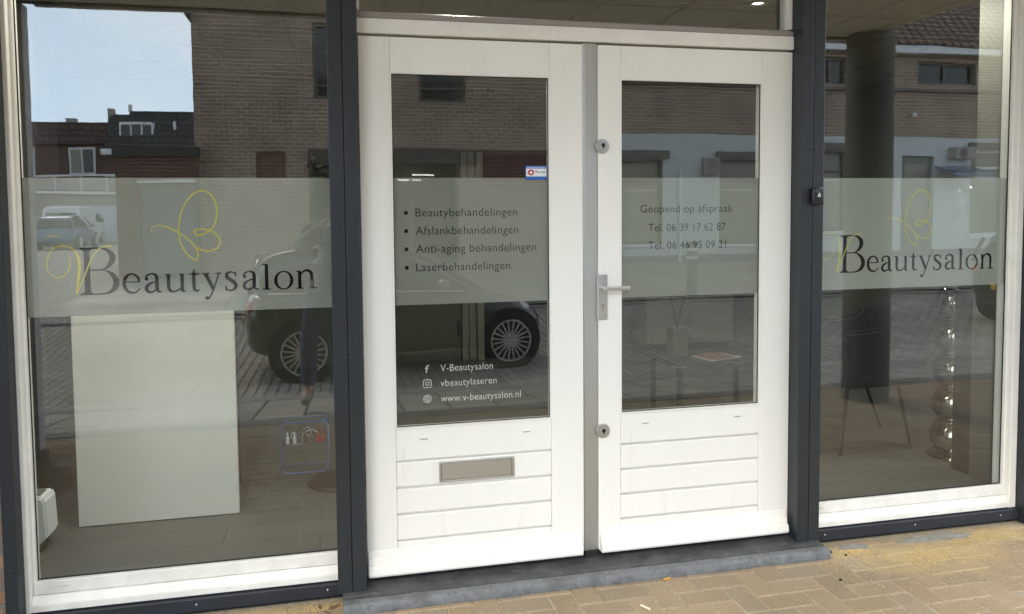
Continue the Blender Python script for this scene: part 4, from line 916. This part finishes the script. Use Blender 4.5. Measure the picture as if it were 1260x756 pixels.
for i, (a, b, c, d) in enumerate(wins+up):
    z_ = .06; k = MB()
    k.box(a+.001, a+z_, OY-.2, OY-.08, c+.001, d-.001); k.box(b-z_, b-.001, OY-.2, OY-.08, c+.001, d-.001); k.box(a+z_, b-z_, OY-.2, OY-.08, c+.001, c+z_); k.box(a+z_, b-z_, OY-.2, OY-.08, d-z_, d-.001)
    if i < 4: k.box(a+z_, b-z_, OY-.19, OY-.07, d-.5, d-.44)
    else: k.box((a+b)/2-.04, (a+b)/2+.04, OY-.19, OY-.09, c+z_, d-z_)
    f = obj('window', k, 'frame_brown' if i != 3 else 'trim_white', wh); k = MB(); k.box(a+z_, b-z_, OY-.16, OY-.145, c+z_, d-z_); obj('pane', k, 'pane_blind' if i < 4 else 'pane_dark', f)
    if i < 4:
        k = MB(); k.box(a-.12, b+.12, OY+.021, OY+.12, d+.03, d+.20, .01); obj('lintel', k, 'frame_brown', f)
        k = MB(); k.box(a-.06, b+.06, OY+.001, OY+.09, c-.07, c-.005, .008); obj('sill', k, 'gutter', f)
        k = MB(); k.box(a+.1, b-.1, OY-.144, OY-.14, d-.72, d-.69); obj('blind_rail', k, 'trim_white', f)
k = MB(); k.box(13.81, 14.75, OY-.15, OY-.1, g0+.01, 2.79); dd = obj('door', k, 'grey_door', wh); k = MB(); k.box(13.95, 14.62, OY-.099, OY-.09, 2.1, 2.6); k.box(13.95, 14.62, OY-.099, OY-.09, 1.2, 1.95); obj('pane', k, 'pane_blind', dd)
k = MB(); k.box(5.9, 24, OY+.12, OY+.30, 5.32, 5.50, .02); k.box(5.9, 24, OY+.02, OY+.12, 5.36, 5.47); obj('gutter', k, 'gutter', wh)
k = MB(); k.prism([(OY+.34, 5.505), (OY+.34, 5.56), (OY-5, 9.3), (OY-10.3, 5.56), (OY-10.3, 5.505)], 5.9, 24.1, 'x'); obj('roof', k, 'tile_roof', wh)
k = MB(); k.cyl((7.73, OY+.05, g0), (7.73, OY+.05, 2.45), .035, n=14); obj('downpipe', k, 'gutter', wh, smooth='auto')
vb = thing('vent_box', 'square cream vent grille box on the white wall between two windows', 'vent', (8.5, OY, 2.28), 0)
k = MB(); k.box(8.29, 8.71, OY+.001, OY+.14, 2.29, 2.71, .015); obj('housing', k, 'paper', vb)
k = MB(); k.ring(8.5, 2.5, .15, .03, 0); k.ring(8.5, 2.5, .09, .02, 0); k.disc(8.5, 2.5, .045, 0); k.bm.transform(Matrix.Translation((0, OY+.142, 0))); obj('fan_grille', k, 'frame_brown', vb)
ac = thing('air_conditioner', 'grey air conditioner box on the white wall above the blue awning', 'air conditioner', (15.45, OY, 2.7), 0)
k = MB(); k.box(15.15, 15.75, OY+.001, OY+.3, 2.72, 3.02, .02); obj('housing', k, 'render_grey', ac)
k = MB(); k.ring(15.35, 2.87, .1, .03, 0); k.disc(15.35, 2.87, .06, 0); k.bm.transform(Matrix.Translation((0, OY+.303, 0))); obj('fan_grille', k, 'black', ac)
aw = thing('awning', 'short blue awning over the doorway in the white wall', 'awning', (15.5, OY, 2.3), 0)
k = MB(); k.prism([(OY+.002, 2.55), (OY+.7, 2.34), (OY+.7, 2.27), (OY+.68, 2.27), (OY+.66, 2.33), (OY+.002, 2.52)], 14.78, 15.82, 'x'); obj('canopy', k, 'car_blue', aw)
k = MB(); k.cyl((14.8, OY+.01, 2.3), (14.8, OY+.66, 2.33), .012, n=8); k.cyl((15.8, OY+.01, 2.3), (15.8, OY+.66, 2.33), .012, n=8); obj('arm', k, 'steel', aw)
fl = thing('wall_lamp', 'round white lamp on the brick wall above the white ground floor', 'lamp', (14.02, OY, 3.8), 0)
k = MB(); k.sphere((14.02, OY+.16, 3.82), .07, u=16, v=10); obj('globe', k, 'letter_white', fl, smooth=True)
k = MB(); k.cyl((14.02, OY+.016, 3.82), (14.02, OY+.1, 3.82), .02, n=10); obj('bracket', k, 'black', fl)
# bollard
bo = thing('bollard', 'grey street bollard with two pale bands near the white house', 'bollard', (6.25, -9.95, gz(-9.95)+.06), 0)
zb = gz(-9.95)+.06
k = MB(); k.cyl((6.25, -9.95, zb), (6.25, -9.95, .90), .10, n=24, bev=.02); obj('post', k, 'plinth', bo, smooth='auto')
for z in (.60, .74):
    k = MB(); k.cyl((6.25, -9.95, z), (6.25, -9.95, z+.05), .104, n=24); obj('band', k, 'letter_white', bo, smooth='auto')

# ================================================================== vehicles
def wheel(parent, x, y, r, side, spokes=20):
    k = MB(); n = 40
    prof = [(-.10, r*.72), (-.105, r*.9), (-.085, r), (.085, r), (.105, r*.9), (.10, r*.72)]
    rings = []
    for (dy, rr) in prof: rings.append([k.bm.verts.new((x+rr*math.cos(2*math.pi*q/n), y+dy, r+rr*math.sin(2*math.pi*q/n))) for q in range(n)])
    for a, b in zip(rings, rings[1:]+rings[:1]):
        for q in range(n): k.bm.faces.new((a[q], a[(q+1) % n], b[(q+1) % n], b[q]))
    bmesh.ops.recalc_face_normals(k.bm, faces=k.bm.faces[:])
    wo_ = obj('wheel', k, 'tyre', parent, smooth='auto', local=True)
    k = MB(); yo = y+side*.098
    k.tube([(x+r*.715*math.cos(2*math.pi*q/n), yo, r+r*.715*math.sin(2*math.pi*q/n)) for q in range(n+1)], .012, 6)
    k.cyl((x, yo-side*.03, r), (x, yo+side*.008, r), r*.14, n=16)
    for q in range(spokes):
        a = 2*math.pi*(q//2)/(spokes//2)+(0.10 if q % 2 else -0.10)
        k.cyl((x+r*.1*math.cos(a), yo-side*.005, r+r*.1*math.sin(a)), (x+r*.71*math.cos(a*1.0+(0.06 if q % 2 else -0.06)), yo, r+r*.71*math.sin(a+(0.06 if q % 2 else -0.06))), .013, .010, 6)
    obj('rim', k, 'rim', wo_, smooth=False, local=True)
    k = MB(); k.cyl((x, y-.09, r), (x, y+side*.05, r), r*.70, n=28); obj('brake_disc', k, 'black', wo_, local=True)
def loft(st, n_sub=1):
    """st: list of (x, half-section [(y,z)...]) lofted symmetric in y"""
    k = MB(); rings = []
    for x, sec in st:
        full = [(y, z) for y, z in sec]+[(-y, z) for y, z in sec[::-1]]
        rings.append([k.bm.verts.new((x, y, z)) for y, z in full])
    m = len(rings[0])
    for a, b in zip(rings, rings[1:]):
        for q in range(m): k.bm.faces.new((a[q], a[(q+1) % m], b[(q+1) % m], b[q]))
    k.bm.faces.new(rings[0]); k.bm.faces.new(rings[-1][::-1])
    bmesh.ops.recalc_face_normals(k.bm, faces=k.bm.faces[:]); return k
def subd(o, lv=2):
    m = o.modifiers.new('sub', 'SUBSURF'); m.levels = lv; m.render_levels = lv; return o
def make_car(label, paint, loc, rz, name='parked_car', group=None, r=.34, plate=False):
    t = thing(name, label, 'car', loc, rz, group)
    W = .88
    def sec(zb, zt, w0, w1, w2): return [(w0*.8, zb), (w0, zb+.05), (w1, zb+(zt-zb)*.45), (w1, zb+(zt-zb)*.75), (w2, zt-.02), (w2*.6, zt)]
    st = [(-.56, sec(.42, .86, .55, .62, .55)), (-.50, sec(.30, 1.00, .70, .80, .72)), (-.30, sec(.24, 1.02, .80, .87, .80)), (.35, sec(.22, 1.00, .82, W, .82)), (1.2, sec(.22, .98, .82, W, .82)),
          (1.85, sec(.22, .95, .82, W, .80)), (2.35, sec(.23, .90, .82, W, .76)), (2.72, sec(.25, .80, .76, .82, .66)), (2.90, sec(.28, .70, .62, .70, .56)), (2.96, sec(.34, .60, .50, .56, .46))]
    b = subd(obj('body', loft(st), paint, t, smooth=True, local=True))
    def gsec(zb, zt, w0, w1): return [(w0, zb), (w0*.99, zb+(zt-zb)*.3), (w1*1.03, zb+(zt-zb)*.75), (w1*.9, zt-.02), (w1*.5, zt)]
    gs = [(-.47, gsec(.96, 1.10, .70, .62)), (-.38, gsec(.96, 1.36, .74, .60)), (-.15, gsec(.96, 1.46, .78, .62)), (.45, gsec(.96, 1.51, .79, .63)), (1.0, gsec(.95, 1.49, .79, .62)), (1.4, gsec(.94, 1.36, .78, .62)), (1.75, gsec(.92, 1.16, .76, .64)), (2.10, gsec(.88, .97, .70, .64))]
    g = subd(obj('cabin_glass', loft(gs), 'car_glass', t, smooth=True, local=True))
    rs = []
    for x, zz, hw in ((-.42, 1.29, .55), (-.3, 1.42, .58), (-.1, 1.485, .6), (.45, 1.525, .61), (.95, 1.51, .60), (1.3, 1.43, .60)):
        rs.append((x, [(hw+.05, zz-.05), (hw+.05, zz-.03), (hw*.8, zz), (hw*.3, zz+.004)]))
    subd(obj('roof', loft(rs), paint, t, smooth=True, local=True), 1)
    for s_ in (1, -1):
        for P in ([(1.28, s_*.66, 1.44), (1.55, s_*.69, 1.31), (1.85, s_*.74, 1.13), (2.12, s_*.77, .97)], [(-.38, s_*.66, 1.37), (-.46, s_*.72, 1.15), (-.48, s_*.76, .99)], [(.62, s_*.69, 1.47), (.58, s_*.80, .99)]):
            k = MB(); k.tube(P, .035, 8); obj('pillar', k, paint, t, smooth=True, local=True)
        k = MB(); k.tube([(-.3, s_*.83, 1.0), (.6, s_*.835, .995), (1.9, s_*.815, .95)], .012, 6); obj('waist_trim', k, 'steel', t, smooth=True, local=True)
        k = MB(); k.sphere((1.62, s_*.96, 1.05), .10, (.8, 1.0, .7), 16, 10); k.cyl((1.62, s_*.8, 1.0), (1.62, s_*.92, 1.03), .03, n=8); obj('mirror', k, paint, t, smooth=True, local=True)
        k = MB(); k.sphere((2.66, s_*.62, .70), .17, (.75, .75, .42), 20, 12); obj('headlight', k, 'headlight', t, smooth=True, local=True)
        k = MB(); k.sphere((-.47, s_*.66, .84), .15, (.5, .8, .6), 18, 10); obj('tail_light', k, 'taillight', t, smooth=True, local=True)
        for x in (.06, 2.46):
            k = MB(); k.cyl((x, s_*.70, r+.01), (x, s_*(W-.012), r+.01), r*1.13, n=36); obj('wheel_arch', k, 'black', t, local=True)
            wheel(t, x, s_*(W-.075), r, s_)
        for x, z in ((.35, .84), (1.25, .84)):
            k = MB(); k.box(x-.10, x+.10, s_*W-.02, s_*W+.025, z-.015, z+.015, .008); obj('door_handle', k, paint, t, local=True)
    k = MB(); k.box(2.955, 2.985, -.45, .45, .36, .52, .01); obj('grille', k, 'black', t, local=True)
    k = MB(); k.box(-.585, -.575, -.26, .26, .56, .67, .002); obj('number_plate', k, 'plate', t, local=True)
    return t
RZC = -math.atan2(.26, 2.5)
make_car('dark olive brown car parked along the kerb, side on, reflected in the left glass', 'car_paint', (-.66, -6.34, -.372), RZC)
make_car('black car parked end on with a yellow number plate, reflected at far right', 'car_black', (10.6, -6.75, gz(-6.75)), R(2))
make_car('blue hatchback parked down the side road beside the white van', 'car_blue', (-12.1, -33.6, gz(-34)), R(-91))
# van
vn = thing('delivery_van', 'white van with a dark rear window parked in front of the garage', 'van', (-13.45, -38.9, gz(-39)), R(-92))
def vsec(zb, zt, w0, w1): return [(w0*.9, zb), (w0, zb+.08), (w0, zb+.75), (w1, zt-.12), (w1*.85, zt-.02), (w1*.4, zt)]
k = loft([(-.7, vsec(.3, 1.9, .80, .70)), (-.62, vsec(.26, 1.97, .90, .80)), (.5, vsec(.26, 2.0, .92, .82)), (2.0, vsec(.26, 2.0, .92, .82)), (2.7, vsec(.26, 1.85, .92, .78)), (3.3, vsec(.26, 1.2, .90, .80)), (3.9, vsec(.28, 1.0, .86, .74)), (4.05, vsec(.34, .8, .75, .6))])
obj('body', k, 'car_white', vn, smooth='auto', local=True)
k = MB(); k.box(-.70, -.66, -.68, .68, 1.15, 1.72, .03); obj('rear_window', k, 'car_glass', vn, local=True)
k = MB(); k.box(2.1, 2.9, -.93, .93, 1.15, 1.6, .05); obj('side_window', k, 'car_glass', vn, local=True)
for s_ in (1, -1):
    k = MB(); k.box(-.71, -.64, s_*.84-.06, s_*.84+.06, .8, 1.25, .01); obj('tail_light', k, 'taillight', vn, local=True)
    k = MB(); k.box(2.6, 2.75, s_*1.0-.1, s_*1.0+.1, 1.15, 1.4, .02); obj('mirror', k, 'black', vn, local=True)
    for x in (.1, 3.1): wheel(vn, x, s_*.85, .33, s_, 10)
k = MB(); k.box(-.735, -.70, -.26, .26, .62, .73, .002); obj('number_plate', k, 'plate', vn, local=True)

# ================================================================== far houses down the side road
fh = thing('terraced_house', 'dark tiled house with a white dormer at the end of the side road', 'house', (-8.5, -38, .2), 0)
k = MB(); k.box(-10.5, -4.5, -42, -35.0, -.1, 4.25); obj('wall', k, 'house_red', fh)
k = MB(); k.prism([(-34.7, 4.25), (-34.7, 4.32), (-36.1, 6.02), (-41.5, 6.02), (-42.3, 4.32), (-42.3, 4.25)], -10.5, -4.4, 'x'); k.prism([(-36.0, 5.85), (-36.3, 6.30), (-41.0, 6.30), (-41.4, 5.85)], -9.7, -6.9, 'x')
k.prism([(-36.0, 5.85), (-36.25, 6.12), (-41.0, 6.12), (-41.4, 5.85)], -10.45, -9.71, 'x'); obj('roof', k, 'tile_dark', fh)
k = MB(); k.box(-10.5, -4.4, -34.7, -34.45, 4.12, 4.32); obj('gutter', k, 'gutter', fh)
k = MB(); k.box(-9.95, -8.5, -37, -35.35, 4.85, 5.65, .02); dm = obj('dormer', k, 'trim_white', fh); k = MB()
for x in (-9.85, -9.4, -8.95): k.box(x, x+.36, -35.35, -35.33, 4.95, 5.52)
obj('pane', k, 'pane_dark', dm)
k = MB(); k.box(-10.75, -10.5, -37, -36.6, 5.4, 6.45); obj('chimney', k, 'render_grey', fh)
k = MB(); k.cyl((-9.75, -36.6, 6.3), (-9.75, -36.6, 6.6), .09, n=10); k.cyl((-7.6, -35.6, 5.2), (-7.6, -35.6, 5.75), .07, n=10); obj('flue', k, 'gutter', fh)
fr_ = thing('red_brick_house', 'reddish brick house left of the dark tiled house at the road end', 'house', (-13, -38, .2), 0)
k = MB(); k.box(-17, -10.52, -42, -35.2, -.1, 4.6); obj('wall', k, 'house_red', fr_)
k = MB(); k.prism([(-34.9, 4.601), (-35.9, 5.70), (-41.5, 5.70), (-42.3, 4.601)], -17.1, -10.52, 'x'); obj('roof', k, 'tile_red', fr_)
k = MB(); k.box(-12.6, -12.2, -37.2, -36.8, 5.701, 6.0); obj('chimney', k, 'render_grey', fr_)
for x in (-12.0, -14.5):
    k = MB(); k.box(x, x+1.1, -35.2, -35.12, 3.25, 4.45); wi = obj('window', k, 'trim_white', fr_)
    for q in (0, 1):
        k = MB(); k.box(x+.08+.5*q, x+.08+.5*q+.42, -35.119, -35.11, 3.35, 4.35); obj('pane', k, ['pane_blind', 'pane_dark'][q], wi)
ga = thing('garage_block', 'low grey garage block with white roof edge, balcony rail and white door', 'garage', (-10.5, -31, .2), 0)
k = MB(); k.wall(-16, -8.4, -.1, 2.28, -31, -31.3, [(-10.6, -8.7, .2, 1.85)]); k.box(-16, -8.4, -34, -31.31, -.1, 2.28); obj('wall', k, 'render_grey', ga)
k = MB(); k.box(-16.1, -8.3, -34, -30.8, 2.281, 2.40); obj('roof_edge', k, 'trim_white', ga)
k = MB(); k.box(-10.59, -8.71, -31.15, -31.1, .21, 1.84); obj('garage_door', k, 'garage_white', ga)
k = MB(); k.box(-16, -8.4, -31.0, -30.96, 3.0, 3.08)
for i in range(9): k.box(-16+.95*i-.03, -16+.95*i+.03, -31.0, -30.96, 2.401, 3.0)
obj('balcony_rail', k, 'trim_white', ga)
k = MB()
for i in range(8): k.box(-15.96+.95*i, -15.96+.95*i+.88, -30.99, -30.975, 2.45, 2.95)
obj('balcony_panel', k, 'render_grey', ga)

tr = thing('bare_tree', 'leafless winter tree showing above the red brick house roof', 'tree', (-14.6, -45, .2), 0)
rt = random.Random(5)
k = MB(); k.tube([(-14.6, -45, .2), (-14.5, -45, 2.5), (-14.6, -45, 4.6)], .15, 10, [.2, .16, .11]); obj('trunk', k, 'bark', tr, smooth=True)
k = MB()
def br(p, d, L, r, n):
    q = p+d*L; k.tube([p, (p+q)/2+Vector((rt.uniform(-.05, .05), rt.uniform(-.05, .05), .03)), q], r, 5, [r, r*.8, r*.55])
    if n:
        for _ in range(3): br(q, (d+Vector((rt.uniform(-.7, .7), rt.uniform(-.7, .7), rt.uniform(-.1, .5)))).normalized(), L*.68, r*.55, n-1)
for _ in range(5): br(Vector((-14.6, -45, 4.4)), Vector((rt.uniform(-.7, .7), rt.uniform(-.7, .7), 1)).normalized(), 1.0, .06, 3)
obj('crown', k, 'bark', tr)

for o_, l_ in ((fh, (-10.775, -49.15, -.162)), (fr_, (-16.49, -49.15, -.162)), (ga, (-14.45, -44.0, -.308)), (tr, (-18.52, -58.04, -.162))):
    o_.location = l_; o_.scale = (1.38,)*3 if o_ is ga else (1.27,)*3

# ================================================================== the photographer, seen only in the glass
ps = thing('person', 'person in blue jeans and dark padded jacket photographing the doors with a phone', 'person', (-0.25, -3.45, G), 0)
def skin(name, V, E, rad, m, parent, root=0, sub=2):
    me = bpy.data.meshes.new(name); me.from_pydata([Vector(v)-root_off(parent) for v in V], E, [])
    me.materials.append(MAT[m]); o = bpy.data.objects.new(name, me); COL.objects.link(o); o.parent = parent
    s_ = o.modifiers.new('skin', 'SKIN'); s_.use_smooth_shade = True
    if not me.skin_vertices:
        b = bmesh.new(); b.from_mesh(me); b.verts.layers.skin.verify(); b.to_mesh(me); b.free()
    for i, sv in enumerate(me.skin_vertices[0].data):
        r_ = rad[i]; sv.radius = (r_, r_) if not isinstance(r_, tuple) else r_; sv.use_root = (i == root)
    u_ = o.modifiers.new('sub', 'SUBSURF'); u_.levels = sub; u_.render_levels = sub
    return o
F0 = G
HIP, CH, NK, HD = (-.20, -3.50, .90), (-.13, -3.52, 1.22), (-.08, -3.50, 1.42), (-.03, -3.46, 1.56)
V = [HIP, (-.17, -3.51, 1.06), CH, (-.115, -3.51, 1.36), NK, (-.055, -3.475, 1.50), HD, (-.028, -3.455, 1.66),
     (-.285, -3.51, 1.36), (-.44, -3.40, 1.22), (-.27, -3.31, 1.37), (-.19, -3.285, 1.47),     # arm on the left of the picture
     (.06, -3.51, 1.34), (.13, -3.40, 1.12), (.03, -3.31, 1.36), (-.02, -3.285, 1.47),
     (-.29, -3.49, .84), (-.365, -3.40, .45), (-.375, -3.36, .02), (-.40, -3.20, -.03),
     (-.15, -3.50, .84), (-.13, -3.48, .45), (-.12, -3.50, .02), (-.10, -3.34, -.03)]
E = [(0, 1), (1, 2), (2, 3), (3, 4), (4, 5), (5, 6), (6, 7), (3, 8), (8, 9), (9, 10), (10, 11), (3, 12), (12, 13), (13, 14), (14, 15), (0, 16), (16, 17), (17, 18), (18, 19), (0, 20), (20, 21), (21, 22), (22, 23)]
rd = [(.15, .11), (.14, .10), (.16, .11), (.13, .09), .055, .065, (.085, .10), (.07, .08), .06, .045, .034, .03, .06, .045, .034, .03, .085, .06, .042, .03, .085, .06, .042, .03]
skin('body', V, E, rd, 'skin', ps)
V2 = [V[0], V[1], V[2], V[3], (-.112, -3.505, 1.40), V[8], V[9], (-.225, -3.295, 1.425), V[12], V[13], (.035, -3.305, 1.37), (-.20, -3.50, .82)]
E2 = [(0, 1), (1, 2), (2, 3), (3, 4), (3, 5), (5, 6), (6, 7), (3, 8), (8, 9), (9, 10), (0, 11)]
skin('jacket', V2, E2, [(.19, .14), (.18, .13), (.20, .145), (.16, .115), .085, .09, .075, .048, .09, .075, .05, (.20, .15)], 'jacket', ps)
V3 = [(-.20, -3.50, .92), V[16], V[17], (-.375, -3.365, .05), V[20], V[21], (-.12, -3.50, .05)]
skin('trousers', V3, [(0, 1), (1, 2), (2, 3), (0, 4), (4, 5), (5, 6)], [(.16, .12), .105, .082, .068, .105, .082, .068], 'jeans', ps)
for a, b in ((18, 19), (22, 23)):
    pa, pb = Vector(V[a]), Vector(V[b]); d = (pb-pa); d.z = 0; d.normalize()
    h = pa-d*.05; h.z = G+.05; c = pa+d*.08; c.z = G+.048; e = pa+d*.21; e.z = G+.036
    skin('shoe', [h, c, e, (pa.x, pa.y, G+.10)], [(0, 1), (1, 2), (0, 3)], [.045, .047, .034, .05], 'shoe', ps, 0, 1)
k = MB(); k.sphere((-.029, -3.475, 1.60), .108, (.95, 1.02, 1.05), 24, 16)
for v in k.bm.verts:
    if v.co.y > -3.415 and v.co.z < 1.645: v.co.y = -3.43
obj('hair', k, 'hair', ps, smooth=True)
for s_ in (-1, 1):
    k = MB(); k.sphere((-.03+s_*.032, -3.365, 1.575), .012, u=12, v=8); obj('eye', k, 'black', ps, smooth=True)
k = MB(); k.prism([(-3.365, 1.575), (-3.340, 1.535), (-3.37, 1.528)], -.043, -.017, 'x', .004); obj('nose', k, 'skin', ps)
# five fingers on each hand, curled round the phone edge
for hx, s_ in ((-.19, 1), (-.02, -1)):
    for i in range(4):
        z = 1.46+.021*i; L = (.05, .06, .063, .055)[i]
        skin('finger', [(hx, -3.285, z), (hx+s_*.02, -3.268, z+.004), (hx+s_*L*.8, -3.2635, z+.006), (hx+s_*L, -3.262, z+.004)], [(0, 1), (1, 2), (2, 3)], [.0105, .0095, .0085, .007], 'skin', ps, 0, 1)
    skin('thumb', [(hx, -3.29, 1.455), (hx+s_*.03, -3.288, 1.47), (hx+s_*.05, -3.285, 1.485)], [(0, 1), (1, 2)], [.013, .011, .009], 'skin', ps, 0, 1)
phn = thing('smartphone', 'dark smartphone held up sideways in front of the photographer', 'phone', (-.10, -3.27, 1.5), 0)
k = MB(); k.box(-.178, -.032, -3.2795, -3.2715, 1.47, 1.545, .006, 3); obj('case', k, 'black', phn)
k = MB(); k.box(-.172, -.038, -3.2802, -3.2796, 1.476, 1.539); obj('screen', k, 'car_glass', phn)
k = MB(); k.cyl((-.070, -3.2714, 1.53), (-.070, -3.2690, 1.53), .007, n=14); k.cyl((-.070, -3.2714, 1.51), (-.070, -3.2690, 1.51), .007, n=14); obj('lens', k, 'car_glass', phn)
